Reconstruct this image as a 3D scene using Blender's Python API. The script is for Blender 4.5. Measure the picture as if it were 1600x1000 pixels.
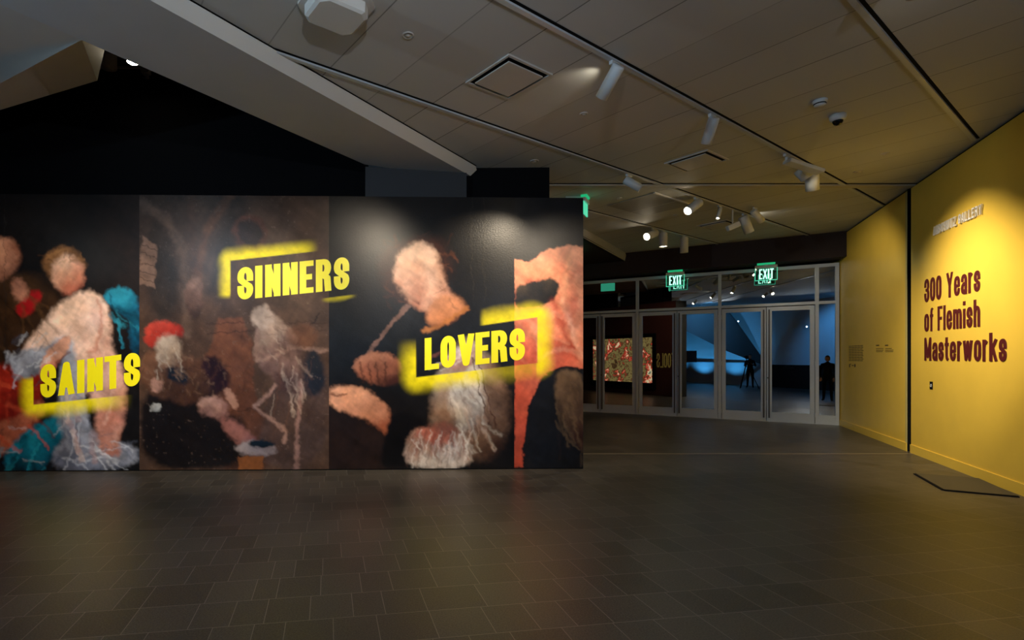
import bpy, bmesh, math, random
import numpy as np
from mathutils import Vector, Matrix

for o in list(bpy.data.objects): bpy.data.objects.remove(o)
random.seed(7)
S = bpy.context.scene
COL = S.collection

# ---------------------------------------------------------------- camera
F, CX, CY, EYE = 818.0, 643.0, 558.0, 1.55
cam_d = bpy.data.cameras.new('camera'); cam = bpy.data.objects.new('camera', cam_d); COL.objects.link(cam)
cam.location = (0, 0, EYE); cam.rotation_euler = (math.radians(90), 0, 0)
cam_d.sensor_width = 36; cam_d.lens = F/1600*36
cam_d.shift_x = (800-CX)/1600; cam_d.shift_y = (CY-500)/1600
cam_d.clip_start = .02; cam_d.clip_end = 200
S.camera = cam
# ---------------------------------------------------------------- world, exposure
w = bpy.data.worlds.new('world'); S.world = w; w.use_nodes = True
w.node_tree.nodes['Background'].inputs[0].default_value = (.02, .03, .04, 1)
w.node_tree.nodes['Background'].inputs[1].default_value = .2
S.view_settings.view_transform = 'Standard'; S.view_settings.look = 'None'
S.view_settings.exposure = 0.9; S.view_settings.gamma = 1; S.view_settings.use_curve_mapping = False

def lin(c):
    return tuple(((v/255)/12.92 if v/255 <= .04045 else ((v/255+.055)/1.055)**2.4) for v in c[:3])

def area(name, loc, tgt, sx, sy, power, col):
    d = bpy.data.lights.new(name, 'AREA'); d.shape = 'RECTANGLE'; d.size = sx; d.size_y = sy; d.energy = power; d.color = col
    o = bpy.data.objects.new(name, d); COL.objects.link(o); o.location = loc
    o.rotation_euler = (Vector(tgt)-Vector(loc)).to_track_quat('-Z', 'Y').to_euler()
    return o
def flood(name, loc, tgt, power, cone, col, size=.12, blend=.8):
    d = bpy.data.lights.new(name, 'SPOT'); d.energy = power; d.spot_size = math.radians(cone); d.spot_blend = blend; d.color = col; d.shadow_soft_size = size
    o = bpy.data.objects.new(name, d); COL.objects.link(o); o.location = loc; o.rotation_euler = (Vector(tgt)-Vector(loc)).to_track_quat('-Z', 'Y').to_euler(); return o
# fill spots added behind and beside the photographer, outside the picture
flood('hall_uplight_fill', (.1, .5, 3.3), (-1.4, 3.6, 4.3), 85, 125, (.90, .95, 1.0), .03)  # side taken from the speaker's lit face and its ceiling shadow
flood('hall_uplight_fill', (2.9, .1, 2.9), (4.2, 5.2, 4.7), 34, 150, (.86, .93, 1.0), .02)  # added ceiling fill, no fixture known here
flood('hall_cool_fill', (-4.6, 1.2, 3.8), (2.0, 9.0, 2.4), 150, 110, (.58, .82, 1.0), .05)  # added cool fill standing in for bluish ambient from the lobby
flood('floor_bounce_fill', (-1.0, 1.4, 4.1), (-1.2, 3.4, 0), 60, 130, (1.0, .92, .80), .05)  # added to light the floor for general bounce
flood('floor_bounce_fill', (2.6, 2.2, 4.1), (2.6, 4.6, 0), 34, 100, (1.0, .95, .88), .03)  # second added floor fill, right of the camera
flood('left_drop_fill', (-6.4, 3.2, 3.5), (-4.9, 5.6, 4.4), 9, 90, (.95, 1.0, 1.0), .04)  # added only to brighten the drop face at far left

# ---------------------------------------------------------------- helpers
def at_z(x, y, z):            # point of height z seen at photo position x, y
    D = (z-EYE)*F/(CY-y)
    return Vector(((x-CX)/F*D, D, z))
def at_d(x, y, D):
    return Vector(((x-CX)/F*D, D, EYE+(CY-y)/F*D))
ZC = 4.317
def ceil_pt(x, y): return at_z(x, y, ZC)
def floor_pt(x, y): return at_z(x, y, 0.0)
# door plane
VPD = -650.0
DP = floor_pt(1308, 664)
dd = Vector(((VPD-CX)/F, 1, 0)).normalized()          # along the doors, towards the left
mm = Vector((-dd.y*-1, -dd.x, 0))                      # towards the dark room
mm = Vector((dd.y, -dd.x, 0)).normalized()
def door_t(x):
    r = (x-CX)/F
    return (DP.x - r*DP.y)/(r*dd.y-dd.x)
def door_pt(t, z, off=0.0):    # off > 0 is towards the hall
    p = DP + dd*t - mm*off
    return Vector((p.x, p.y, z))
def mirror(p):
    k = (p-DP).dot(mm)
    q = p - mm*(2*k)
    return Vector((q.x, q.y, p.z))
def refl_hit(x, y, Yp):        # where the reflected view ray meets the plane Y = Yp
    r = Vector(((x-CX)/F, 1, 0)); k = DP.dot(mm)/r.dot(mm); hit = r*k
    rr = r - mm*(2*r.dot(mm))
    j = (Yp-hit.y)/rr.y
    p = hit+rr*j
    return Vector((p.x, Yp, EYE+(CY-y)/F*(k+j)))
# yellow wall: X = WA + WB*Y
WB = (1036-CX)/F
_p = floor_pt(1424, 707.5); WA = _p.x-WB*_p.y
WD = Vector((WB, 1, 0)).normalized(); WN = Vector((-WD.y, WD.x, 0))     # WN points into the hall
def yw(Y, z, off=0.0): return Vector((WA+WB*Y, Y, z)) + WN*off
def yw_px(x, y):
    r = (x-CX)/F; Y = WA/(r-WB); return Y, EYE+(CY-y)/F*Y

def mesh_obj(name, bm, mat, parent=None, smooth=False):
    me = bpy.data.meshes.new(name); bmesh.ops.recalc_face_normals(bm, faces=bm.faces[:]) if len(bm.faces) < 20000 else None
    bm.to_mesh(me); bm.free()
    if smooth:
        for p in me.polygons: p.use_smooth = True
    o = bpy.data.objects.new(name, me); COL.objects.link(o)
    if mat: me.materials.append(mat)
    if parent:
        o.parent = parent
        bpy.context.view_layer.update()
        o.matrix_parent_inverse = parent.matrix_world.inverted()
    return o
def tag(o, label, cat, group=None):
    o['label'] = label; o['category'] = cat
    if group: o['group'] = group
    return o
def struct(name, bm, mat, label=None, parent=None):
    o = mesh_obj(name, bm, mat, parent)
    if parent is None: o['kind'] = 'structure'
    if label and parent is None: o['label'] = label
    return o
def empty(name, loc, label=None, cat=None, group=None):
    o = bpy.data.objects.new(name, None); COL.objects.link(o); o.location = loc; o.empty_display_size = .1
    if label: tag(o, label, cat, group)
    return o
def box(bm, c, s, M=None, bev=0):
    r = bmesh.ops.create_cube(bm, size=1)
    vs = r['verts']
    for v in vs: v.co = Vector((v.co.x*s[0], v.co.y*s[1], v.co.z*s[2]))
    if bev:
        es = list({e for v in vs for e in v.link_edges})
        g = bmesh.ops.bevel(bm, geom=es, offset=bev, segments=2, affect='EDGES', profile=.6)
        vs = list({v for f in g['faces'] for v in f.verts} | {v for v in vs if v.is_valid})
        # collect connected
        seen = set(vs); st = list(vs)
        while st:
            v = st.pop()
            for e in v.link_edges:
                u = e.other_vert(v)
                if u not in seen: seen.add(u); st.append(u)
        vs = list(seen)
    for v in vs:
        p = v.co.copy()
        if M: p = M @ p
        v.co = p + Vector(c)
    return vs
def quad(bm, pts):
    f = bm.faces.new([bm.verts.new(Vector(p)) for p in pts]); return f
def slab(bm, pts, d):          # polygon extruded by vector d
    a = [bm.verts.new(Vector(p)) for p in pts]; b = [bm.verts.new(Vector(p)+Vector(d)) for p in pts]
    n = len(a)
    bm.faces.new(a); bm.faces.new(b[::-1])
    for i in range(n): bm.faces.new((a[i], a[(i+1) % n], b[(i+1) % n], b[i]))
def lathe(bm, prof, M, seg=28):    # prof: list of (r, z) along local z
    rings = []
    for r, z in prof:
        rings.append([bm.verts.new(M @ Vector((r*math.cos(2*math.pi*i/seg), r*math.sin(2*math.pi*i/seg), z))) for i in range(seg)])
    for a, b in zip(rings, rings[1:]):
        for i in range(seg): bm.faces.new((a[i], a[(i+1) % seg], b[(i+1) % seg], b[i]))
    if prof[0][0] > 1e-4: bm.faces.new(rings[0])
    if prof[-1][0] > 1e-4: bm.faces.new(rings[-1])
def tube(bm, a, b, r, seg=12):
    a = Vector(a); b = Vector(b); M = Matrix.Translation(a) @ (b-a).to_track_quat('Z', 'Y').to_matrix().to_4x4()
    lathe(bm, [(r, 0), (r, (b-a).length)], M, seg)
def aim(a, d):
    return Matrix.Translation(Vector(a)) @ Vector(d).to_track_quat('Z', 'Y').to_matrix().to_4x4()
def yawM(d):                   # local x along d
    d = Vector((d[0], d[1], 0)).normalized()
    return Matrix(((d.x, -d.y, 0), (d.y, d.x, 0), (0, 0, 1)))

# ---------------------------------------------------------------- materials
def newmat(name, col=(.5, .5, .5), rough=.5, metal=0, spec=.5, emit=None, es=1, bump=None):
    m = bpy.data.materials.new(name); m.use_nodes = True; nt = m.node_tree
    b = nt.nodes['Principled BSDF']
    b.inputs['Base Color'].default_value = (*col, 1); b.inputs['Roughness'].default_value = rough
    b.inputs['Metallic'].default_value = metal; b.inputs['Specular IOR Level'].default_value = spec
    if emit:
        b.inputs['Emission Color'].default_value = (*emit, 1); b.inputs['Emission Strength'].default_value = es
    # faint procedural tone variation on every surface
    tc = nt.nodes.new('ShaderNodeTexCoord'); n = nt.nodes.new('ShaderNodeTexNoise')
    n.inputs['Scale'].default_value = 3.0; n.inputs['Detail'].default_value = 4
    nt.links.new(tc.outputs['Object'], n.inputs['Vector'])
    mx = nt.nodes.new('ShaderNodeMix'); mx.data_type = 'RGBA'
    mx.inputs[6].default_value = (*[c*.94 for c in col], 1); mx.inputs[7].default_value = (*[min(1, c*1.06) for c in col], 1)
    nt.links.new(n.outputs['Fac'], mx.inputs[0]); nt.links.new(mx.outputs[2], b.inputs['Base Color'])
    if bump:
        n2 = nt.nodes.new('ShaderNodeTexNoise'); n2.inputs['Scale'].default_value = bump[0]; n2.inputs['Detail'].default_value = 3
        nt.links.new(tc.outputs['Object'], n2.inputs['Vector'])
        bp = nt.nodes.new('ShaderNodeBump'); bp.inputs['Strength'].default_value = bump[1]; bp.inputs['Distance'].default_value = bump[2]
        nt.links.new(n2.outputs['Fac'], bp.inputs['Height']); nt.links.new(bp.outputs[0], b.inputs['Normal'])
    return m
M_white = newmat('white_paint', (.62, .62, .60), .55)
M_plast = newmat('white_plastic', (.66, .68, .68), .4)
M_track = newmat('track_metal', (.5, .53, .56), .35)
M_black = newmat('black_cloth', (.004, .004, .005), .95, spec=.1)
M_dgrey = newmat('charcoal_paint', (.045, .047, .052), .8, spec=.2)
M_groove = newmat('black_groove', (.006, .006, .006), .9, spec=.1)
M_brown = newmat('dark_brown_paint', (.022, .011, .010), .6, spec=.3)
M_alu = newmat('pale_aluminium', (.50, .53, .55), .38, metal=.25)
M_bronze = newmat('dark_handle_metal', (.10, .085, .075), .35, metal=.6)
M_yellow = newmat('yellow_wall_paint', lin((240, 203, 80)), .36, spec=.35, bump=(60, .06, .004))
M_maroon = newmat('maroon_vinyl', lin((84, 22, 24)), .5)
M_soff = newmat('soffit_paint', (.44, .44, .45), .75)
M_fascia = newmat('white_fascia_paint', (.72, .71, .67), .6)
M_blueroom = newmat('pale_lobby_paint', (.6, .65, .7), .8)
M_lens = newmat('lamp_lens', (1, 1, 1), .3, emit=(1, .86, .62), es=22)
M_lensdim = newmat('unlit_lens', (.05, .05, .05), .2)
M_skin = newmat('skin', lin((190, 140, 115)), .55)
M_cloth = newmat('dark_clothes', (.010, .010, .013), .9, spec=.2)
M_hair = newmat('dark_hair', (.012, .009, .007), .7)
M_letter = newmat('bright_yellow_vinyl', lin((255, 238, 10)), .4)
M_silver = newmat('brushed_silver', (.80, .80, .79), .4, metal=.1)
M_text = newmat('brown_print', lin((70, 45, 15)), .6)

def mathn(nt, op, a, b=None, c=None):
    n = nt.nodes.new('ShaderNodeMath'); n.operation = op
    for i, v in enumerate((a, b, c)):
        if v is None: continue
        if isinstance(v, (int, float)): n.inputs[i].default_value = v
        else: nt.links.new(v, n.inputs[i])
    return n.outputs[0]
def floor_mat():
    m = bpy.data.materials.new('dark_stone_tiles'); m.use_nodes = True; nt = m.node_tree; b = nt.nodes['Principled BSDF']
    tc = nt.nodes.new('ShaderNodeTexCoord'); sp = nt.nodes.new('ShaderNodeSeparateXYZ'); nt.links.new(tc.outputs['Object'], sp.inputs[0])
    ux, uy = .9874, .1582
    u = mathn(nt, 'ADD', mathn(nt, 'MULTIPLY', sp.outputs[0], ux), mathn(nt, 'MULTIPLY', sp.outputs[1], uy))
    v = mathn(nt, 'ADD', mathn(nt, 'MULTIPLY', sp.outputs[0], -uy), mathn(nt, 'MULTIPLY', sp.outputs[1], ux))
    vr = mathn(nt, 'DIVIDE', v, .3142); row = mathn(nt, 'FLOOR', vr); fr = mathn(nt, 'FRACT', vr)
    de = mathn(nt, 'MULTIPLY', mathn(nt, 'MINIMUM', fr, mathn(nt, 'SUBTRACT', 1, fr)), .3142)
    wv = mathn(nt, 'ADD', mathn(nt, 'DIVIDE', u, .26), mathn(nt, 'MULTIPLY', row, 37.73))
    vo = nt.nodes.new('ShaderNodeTexVoronoi'); vo.voronoi_dimensions = '1D'; vo.feature = 'DISTANCE_TO_EDGE'; vo.inputs['Scale'].default_value = 1
    vo.inputs['Randomness'].default_value = 1
    nt.links.new(wv, vo.inputs['W'])
    vc = nt.nodes.new('ShaderNodeTexVoronoi'); vc.voronoi_dimensions = '1D'; vc.inputs['Scale'].default_value = 1; vc.inputs['Randomness'].default_value = 1
    nt.links.new(wv, vc.inputs['W'])
    du = mathn(nt, 'MULTIPLY', vo.outputs['Distance'], .26)
    dist = mathn(nt, 'MINIMUM', de, du)
    g = nt.nodes.new('ShaderNodeMapRange'); g.interpolation_type = 'SMOOTHSTEP'
    g.inputs[1].default_value = .0010; g.inputs[2].default_value = .0030; g.inputs[3].default_value = 1; g.inputs[4].default_value = 0
    nt.links.new(dist, g.inputs[0])
    n = nt.nodes.new('ShaderNodeTexNoise'); n.inputs['Scale'].default_value = 95; n.inputs['Detail'].default_value = 5; n.inputs['Roughness'].default_value = .7
    nt.links.new(tc.outputs['Object'], n.inputs['Vector'])
    sc = nt.nodes.new('ShaderNodeSeparateColor'); nt.links.new(vc.outputs['Color'], sc.inputs[0])
    val = mathn(nt, 'ADD', mathn(nt, 'MULTIPLY', sc.outputs[0], .45), mathn(nt, 'MULTIPLY', mathn(nt, 'SUBTRACT', n.outputs['Fac'], .42), 3.4))
    rmp = nt.nodes.new('ShaderNodeMix'); rmp.data_type = 'RGBA'; rmp.inputs[6].default_value = (.028, .024, .019, 1); rmp.inputs[7].default_value = (.086, .073, .059, 1)
    nt.links.new(val, rmp.inputs[0])
    mx = nt.nodes.new('ShaderNodeMix'); mx.data_type = 'RGBA'; mx.inputs[7].default_value = (.20, .176, .15, 1)
    nt.links.new(g.outputs[0], mx.inputs[0]); nt.links.new(rmp.outputs[2], mx.inputs[6]); nt.links.new(mx.outputs[2], b.inputs['Base Color'])
    b.inputs['Roughness'].default_value = .38; b.inputs['Specular IOR Level'].default_value = .5
    bp = nt.nodes.new('ShaderNodeBump'); bp.inputs['Strength'].default_value = .25; bp.inputs['Distance'].default_value = .002
    nt.links.new(n.outputs['Fac'], bp.inputs['Height']); nt.links.new(bp.outputs[0], b.inputs['Normal'])
    return m
M_floor = floor_mat()
TD = Vector((.8205, .5717, 0)); SD = Vector((-.5717, .8205, 0))     # along / across the lighting tracks
def ceiling_mat():
    m = bpy.data.materials.new('ceiling_panels'); m.use_nodes = True; nt = m.node_tree; b = nt.nodes['Principled BSDF']
    tc = nt.nodes.new('ShaderNodeTexCoord'); sp = nt.nodes.new('ShaderNodeSeparateXYZ'); nt.links.new(tc.outputs['Object'], sp.inputs[0])
    t = mathn(nt, 'ADD', mathn(nt, 'MULTIPLY', sp.outputs[0], TD.x), mathn(nt, 'MULTIPLY', sp.outputs[1], TD.y))
    tt = mathn(nt, 'DIVIDE', mathn(nt, 'SUBTRACT', t, 2.225), .6145)
    k = mathn(nt, 'ROUND', tt)
    dist = mathn(nt, 'MULTIPLY', mathn(nt, 'ABSOLUTE', mathn(nt, 'SUBTRACT', tt, k)), .6145)
    wn = nt.nodes.new('ShaderNodeTexWhiteNoise'); wn.noise_dimensions = '1D'; nt.links.new(k, wn.inputs['W'])
    g = nt.nodes.new('ShaderNodeMapRange'); g.inputs[1].default_value = .003; g.inputs[2].default_value = .008; g.inputs[3].default_value = 1; g.inputs[4].default_value = 0
    nt.links.new(dist, g.inputs[0])
    fac = mathn(nt, 'MULTIPLY', g.outputs[0], mathn(nt, 'ADD', .35, mathn(nt, 'MULTIPLY', wn.outputs[0], .55)))
    fl = mathn(nt, 'FLOOR', tt); w2 = nt.nodes.new('ShaderNodeTexWhiteNoise'); w2.noise_dimensions = '1D'; nt.links.new(fl, w2.inputs['W'])
    base = nt.nodes.new('ShaderNodeMix'); base.data_type = 'RGBA'; base.inputs[6].default_value = (.48, .49, .485, 1); base.inputs[7].default_value = (.53, .54, .535, 1)
    nt.links.new(w2.outputs[0], base.inputs[0])
    mx = nt.nodes.new('ShaderNodeMix'); mx.data_type = 'RGBA'; mx.inputs[7].default_value = (.06, .055, .05, 1)
    nt.links.new(fac, mx.inputs[0]); nt.links.new(base.outputs[2], mx.inputs[6]); nt.links.new(mx.outputs[2], b.inputs['Base Color'])
    b.inputs['Roughness'].default_value = .7
    return m
M_ceil = ceiling_mat()
def glass_mat(name, f, tint):
    m = bpy.data.materials.new(name); m.use_nodes = True; nt = m.node_tree
    nt.nodes.remove(nt.nodes['Principled BSDF']); out = nt.nodes['Material Output']
    tr = nt.nodes.new('ShaderNodeBsdfTransparent'); tr.inputs[0].default_value = (*tint, 1)
    gl = nt.nodes.new('ShaderNodeBsdfGlossy'); gl.inputs['Roughness'].default_value = 0.0; gl.inputs['Color'].default_value = (.93, .97, 1, 1)
    fr = nt.nodes.new('ShaderNodeFresnel'); fr.inputs['IOR'].default_value = 1.5
    fac = mathn(nt, 'ADD', fr.outputs[0], f)
    mx = nt.nodes.new('ShaderNodeMixShader'); nt.links.new(fac, mx.inputs[0]); nt.links.new(tr.outputs[0], mx.inputs[1]); nt.links.new(gl.outputs[0], mx.inputs[2])
    nt.links.new(mx.outputs[0], out.inputs[0]); return m
M_glass = glass_mat('dark_tinted_glass', .30, (.35, .38, .40))
M_sign_g = glass_mat('clear_sign_acrylic', .03, (.62, .80, .72))

# ---------------------------------------------------------------- glyphs: pen strokes in a unit box
def arc(cx, cy, rx, ry, a0, a1, n=9):
    return [(cx+rx*math.cos(math.radians(a0+(a1-a0)*i/n)), cy+ry*math.sin(math.radians(a0+(a1-a0)*i/n))) for i in range(n+1)]
XH = .74
def sh(paths, k): return [[(x, y*k) for x, y in p] for p in paths]
Sg = [arc(.5, .76, .5, .24, 0, 180, 12)[:] + [(0, .68)] + [(.08, .6), (.5, .48), (.92, .38), (1, .3)] + arc(.5, .24, .5, .24, 0, -180, 12)]
Sg = [[(1, .67)] + Sg[0] + [(0, .31)]]
Og = [arc(.5, .72, .5, .28, 0, 180, 10) + arc(.5, .28, .5, .28, 180, 360, 10) + [(1, .72)]]
G = {
 'S': Sg, 'O': Og, '0': Og, 'I': [[(.5, 0), (.5, 1)]], 'L': [[(0, 1), (0, 0)], [(0, 0), (1, 0)]],
 'E': [[(0, 0), (0, 1)], [(0, 1), (1, 1)], [(0, .5), (.8, .5)], [(0, 0), (1, 0)]],
 'F': [[(0, 0), (0, 1)], [(0, 1), (1, 1)], [(0, .5), (.8, .5)]],
 'N': [[(0, 0), (0, 1)], [(1, 0), (1, 1)], [(0, 1), (1, 0)]],
 'A': [[(0, 0), (.5, 1), (1, 0)], [(.2, .27), (.8, .27)]],
 'T': [[(.5, 0), (.5, 1)], [(0, 1), (1, 1)]],
 'R': [[(0, 0), (0, 1)], [(0, 1), (.55, 1)] + arc(.55, .77, .42, .23, 90, -90, 8) + [(0, .54)], [(.5, .5), (.9, .40), (1, 0)]],
 'V': [[(0, 1), (.5, 0), (1, 1)]], 'X': [[(0, 0), (1, 1)], [(0, 1), (1, 0)]],
 'Y': [[(0, 1), (.5, .46), (1, 1)], [(.5, .46), (.5, 0)]],
 'M': [[(0, 0), (0, 1), (.5, .12), (1, 1), (1, 0)]],
 'H': [[(0, 0), (0, 1)], [(1, 0), (1, 1)], [(0, .5), (1, .5)]],
 'U': [[(0, 1), (0, .25)] + arc(.5, .25, .5, .25, 180, 360, 8) + [(1, 1)]],
 'Z': [[(0, 1), (1, 1), (0, 0), (1, 0)]],
 'C': [[(1, .68)] + arc(.5, .74, .5, .26, 0, 180, 8) + arc(.5, .26, .5, .26, 180, 360, 8) + [(1, .32)]],
 'G': [[(1, .68)] + arc(.5, .74, .5, .26, 0, 180, 8) + arc(.5, .26, .5, .26, 180, 360, 8) + [(1, .46), (.55, .46)]],
 '3': [[(0, .72)] + arc(.48, .78, .48, .22, 180, 0, 8) + [(.96, .66), (.8, .54), (.45, .52)], [(.45, .52), (.82, .5), (1, .38)] + arc(.5, .24, .5, .24, 0, -180, 9) + [(0, .3)]],
 'o': sh(Og, XH),
 's': sh(Sg, XH),
 'e': [[(0, .37), (1, .37), (1, .5)] + arc(.5, .5, .5, .24, 0, 180, 8) + [(0, .24)] + arc(.5, .24, .5, .24, 180, 350, 8)],
 'a': [[(0, .55)] + arc(.5, .54, .5, .20, 170, 0, 8) + [(1, 0)], [(1, .42), (.4, .38)] + arc(.45, .19, .45, .19, 110, 300, 8) + [(1, .16)]],
 'r': [[(0, 0), (0, XH)], [(0, .5), (.25, .66), (.6, .73), (.95, .70)]],
 'f': [[(.4, 0), (.4, .78)] + arc(.95, .78, .55, .22, 180, 95, 6), [(0, .68), (.95, .68)]],
 'l': [[(.5, 0), (.5, 1)]],
 'i': [[(.5, 0), (.5, XH-.04)], [(.5, .97), (.5, 1.02)]],
 'm': [[(0, 0), (0, XH)], [(0, .52)] + arc(.25, .52, .25, .22, 150, 0, 6) + [(.5, 0)], [(.5, .52)] + arc(.75, .52, .25, .22, 150, 0, 6) + [(1, 0)]],
 'h': [[(0, 0), (0, 1)], [(0, .5)] + arc(.5, .5, .5, .24, 150, 0, 7) + [(1, 0)]],
 't': [[(.4, .94), (.4, .2)] + arc(.95, .2, .55, .2, 180, 265, 6), [(0, .68), (.95, .68)]],
 'w': [[(0, XH), (.25, 0), (.5, XH), (.75, 0), (1, XH)]],
 'k': [[(0, 0), (0, 1)], [(.12, .34), (.95, XH)], [(.35, .48), (1, 0)]],
}
def glyph_polys(ch, W, Hh, px, py):
    """polygons in a W x Hh box; px, py = full pen thickness of stems and bars"""
    out = []; hx, hy = px/2, py/2
    k = hx/hy                                    # scale y by k -> circular pen
    for path in G[ch]:
        P = [Vector((hx+x*(W-px), (hy+y*(Hh-py))*k)) for x, y in path]
        P = [p for i, p in enumerate(P) if i == 0 or (p-P[i-1]).length > 1e-5]
        top = (1.03 if ch == 'i' else 1.0)*Hh*k
        def clampp(q): return (min(max(q.x, 0), W) if ch not in 'f' else q.x, min(max(q.y, 0), top)/k)
        for i in range(len(P)-1):
            a, b = P[i].copy(), P[i+1].copy(); d = (b-a).normalized()
            if i == 0: a = a-d*hx
            if i == len(P)-2: b = b+d*hx
            n = Vector((-d.y, d.x))*hx
            out.append([clampp(q) for q in (a-n, b-n, b+n, a+n)])
            if 0 < i:
                dp = (P[i]-P[i-1]).normalized()
                if dp.dot(d) < .999:
                    out.append([clampp(P[i]+Vector((math.cos(j*math.pi/6), math.sin(j*math.pi/6)))*hx) for j in range(12)])
    return out
def add_glyph(bm, ch, place, W, Hh, px, py, depth):
    """place(u, v, h): local -> world; letters get real depth"""
    for e, poly in enumerate(glyph_polys(ch, W, Hh, px, py)):
        q = []
        for p in poly:
            if not q or (abs(p[0]-q[-1][0])+abs(p[1]-q[-1][1])) > 1e-5: q.append(p)
        if len(q) > 2 and (abs(q[0][0]-q[-1][0])+abs(q[0][1]-q[-1][1])) < 1e-5: q.pop()
        if len(q) < 3: continue
        h = depth*(1+.003*e)
        a = [bm.verts.new(place(x, y, 0)) for x, y in q]; b = [bm.verts.new(place(x, y, h)) for x, y in q]
        bm.faces.new(b)
        for i in range(len(q)): bm.faces.new((a[i], a[(i+1) % len(q)], b[(i+1) % len(q)], b[i]))

# ================================================================ SHELL
bm = bmesh.new(); slab(bm, [(-16, -9, 0), (26, -9, 0), (26, 26, 0), (-16, 26, 0)], (0, 0, -.1))
struct('floor', bm, M_floor, 'dark grey brown stone tile floor laid in staggered courses')

# main ceiling: bounded on the left by the slanted white beam
def beam_up(Y): return ceil_pt(400, 62).x + .7515*(Y-ceil_pt(400, 62).y)
bm = bmesh.new()
yb = [-9, 7.55]
slab(bm, [(beam_up(-9), -9, ZC), (26, -9, ZC), (26, 7.6, ZC), (beam_up(7.6), 7.6, ZC)], (0, 0, .15))
slab(bm, [(.2, 7.6, ZC), (26, 7.6, ZC), (26, 26, ZC), (.2, 26, ZC)], (0, 0, .15))
struct('ceiling', bm, M_ceil, 'pale ceiling of long narrow panels with thin joints')

# big slanted soffit beam (thin white fascia, grey underside)
ZB = 4.20
tip_lo = at_z(750, 283, ZB); lo0 = at_z(400, 91, ZB); up0 = ceil_pt(400, 62); tip_up = ceil_pt(743, 259)
dlo = (tip_lo-lo0).normalized(); 
lo_back = lo0 - dlo*17; up_back = Vector((beam_up(lo_back.y), lo_back.y, ZC))
e0 = at_z(570, 257, ZB); e1 = at_z(400, 181, ZB); e2 = at_z(0, 5, ZB)
el = (e1-e2).normalized(); e_back = e2-el*11
beam = empty('slanted_beam', (lo0.x, lo0.y, ZB), 'large slanted grey soffit beam with a pale edge crossing the upper left', 'ceiling beam')
bm = bmesh.new(); quad(bm, [lo_back, tip_lo, tip_up, up_back])
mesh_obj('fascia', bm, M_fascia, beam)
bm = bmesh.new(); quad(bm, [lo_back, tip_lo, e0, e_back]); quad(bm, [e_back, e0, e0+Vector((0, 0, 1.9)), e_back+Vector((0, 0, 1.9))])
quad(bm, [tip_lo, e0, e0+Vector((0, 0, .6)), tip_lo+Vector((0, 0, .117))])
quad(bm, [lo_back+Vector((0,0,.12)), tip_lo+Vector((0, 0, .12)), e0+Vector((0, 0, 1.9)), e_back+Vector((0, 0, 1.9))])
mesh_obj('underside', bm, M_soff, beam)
bm = bmesh.new()
for a, b in ((up_back, tip_up),):
    n = Vector((.8, -.6, 0))*.018
    slab(bm, [a+Vector((0, 0, -.004))-n*0, b+Vector((0, 0, -.004)), b+n+Vector((0, 0, -.004)), a+n+Vector((0, 0, -.004))], (0, 0, .003))
mesh_obj('shadow_gap', bm, M_groove, beam)

# left recess: lower ceiling wedge, lit drop face, high dark ceiling
ZL = 4.62
a0 = at_z(0, 155, ZL); a1 = at_z(128, 62, ZL)
ad = (a1-a0).normalized()
bm = bmesh.new()
pL = [a1+ad*.3, a0-ad*6, Vector((-16, -9, ZL)), Vector((e_back.x-.0, -9, ZL)), e_back+Vector((0.6, 0, ZL-ZB))]
slab(bm, [a1+ad*.3, a0-ad*9, Vector((-16, -2, ZL)), Vector((-16, -9, ZL)), Vector((e_back.x+1, -9, ZL))], (0, 0, .1))
M_warmc = newmat('taupe_ceiling_paint', (.50, .46, .43), .7)
struct('ceiling_left_wedge', bm, M_warmc, 'lower wedge of taupe ceiling at the upper left')
b0 = at_d(0, 172, a0.y); b1 = at_d(152, 126, 6.2); bt = at_d(152, 96, 6.2)
bm = bmesh.new(); quad(bm, [a0-ad*5, a1, b1, b0+(b0-b1)*1.2]); quad(bm, [a1, a1+ad*.35+Vector((0, 0, .3)), bt+Vector((.1, 0, .2)), b1])
struct('trim_left_drop', bm, newmat('drop_face_paint', (.55, .54, .51), .6), 'pale drop face under the taupe ceiling wedge')
# black drape wall behind the mural
YK = 7.7
bm = bmesh.new()
kp = [at_d(-60, 172, YK), at_d(115, 131, YK), at_d(150, 127, YK), at_d(275, 122, YK), at_d(575, 122, YK)]
kp = [Vector((-16, YK, kp[0].z))] + kp
MZ = EYE+(CY-306.5)/F*7.18
bot = [Vector((p.x, YK, MZ+.003)) for p in kp]
for i in range(len(kp)-1): slab(bm, [kp[i], kp[i+1], bot[i+1], bot[i]], (0, .1, 0))
struct('wall_black_drape', bm, M_black, 'tall black drape wall above and behind the printed mural')
# dark grey box above mural and black block beside it
g0 = e0.copy(); g1 = at_z(729, 270, ZB)
bm = bmesh.new(); slab(bm, [(g0.x, g0.y+.08, MZ+.003), (g1.x, g1.y+.0, MZ+.003), (g1.x, g1.y, ZB), (g0.x, g0.y+.08, ZB)], (.02, .3, 0))
struct('wall_grey_return', bm, M_dgrey, 'charcoal wall section between mural top and slanted beam')
k0 = ceil_pt(722, 258.5); k1 = ceil_pt(858.5, 261.5)
bm = bmesh.new(); slab(bm, [(k0.x, k0.y+.1, MZ+.003), (k1.x, k1.y, MZ+.003), (k1.x, k1.y, ZC), (k0.x, k0.y+.1, ZC-.002)], (-.15, .25, 0))
struct('wall_black_return', bm, M_black, 'black wall block above the right half of the mural')
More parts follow.
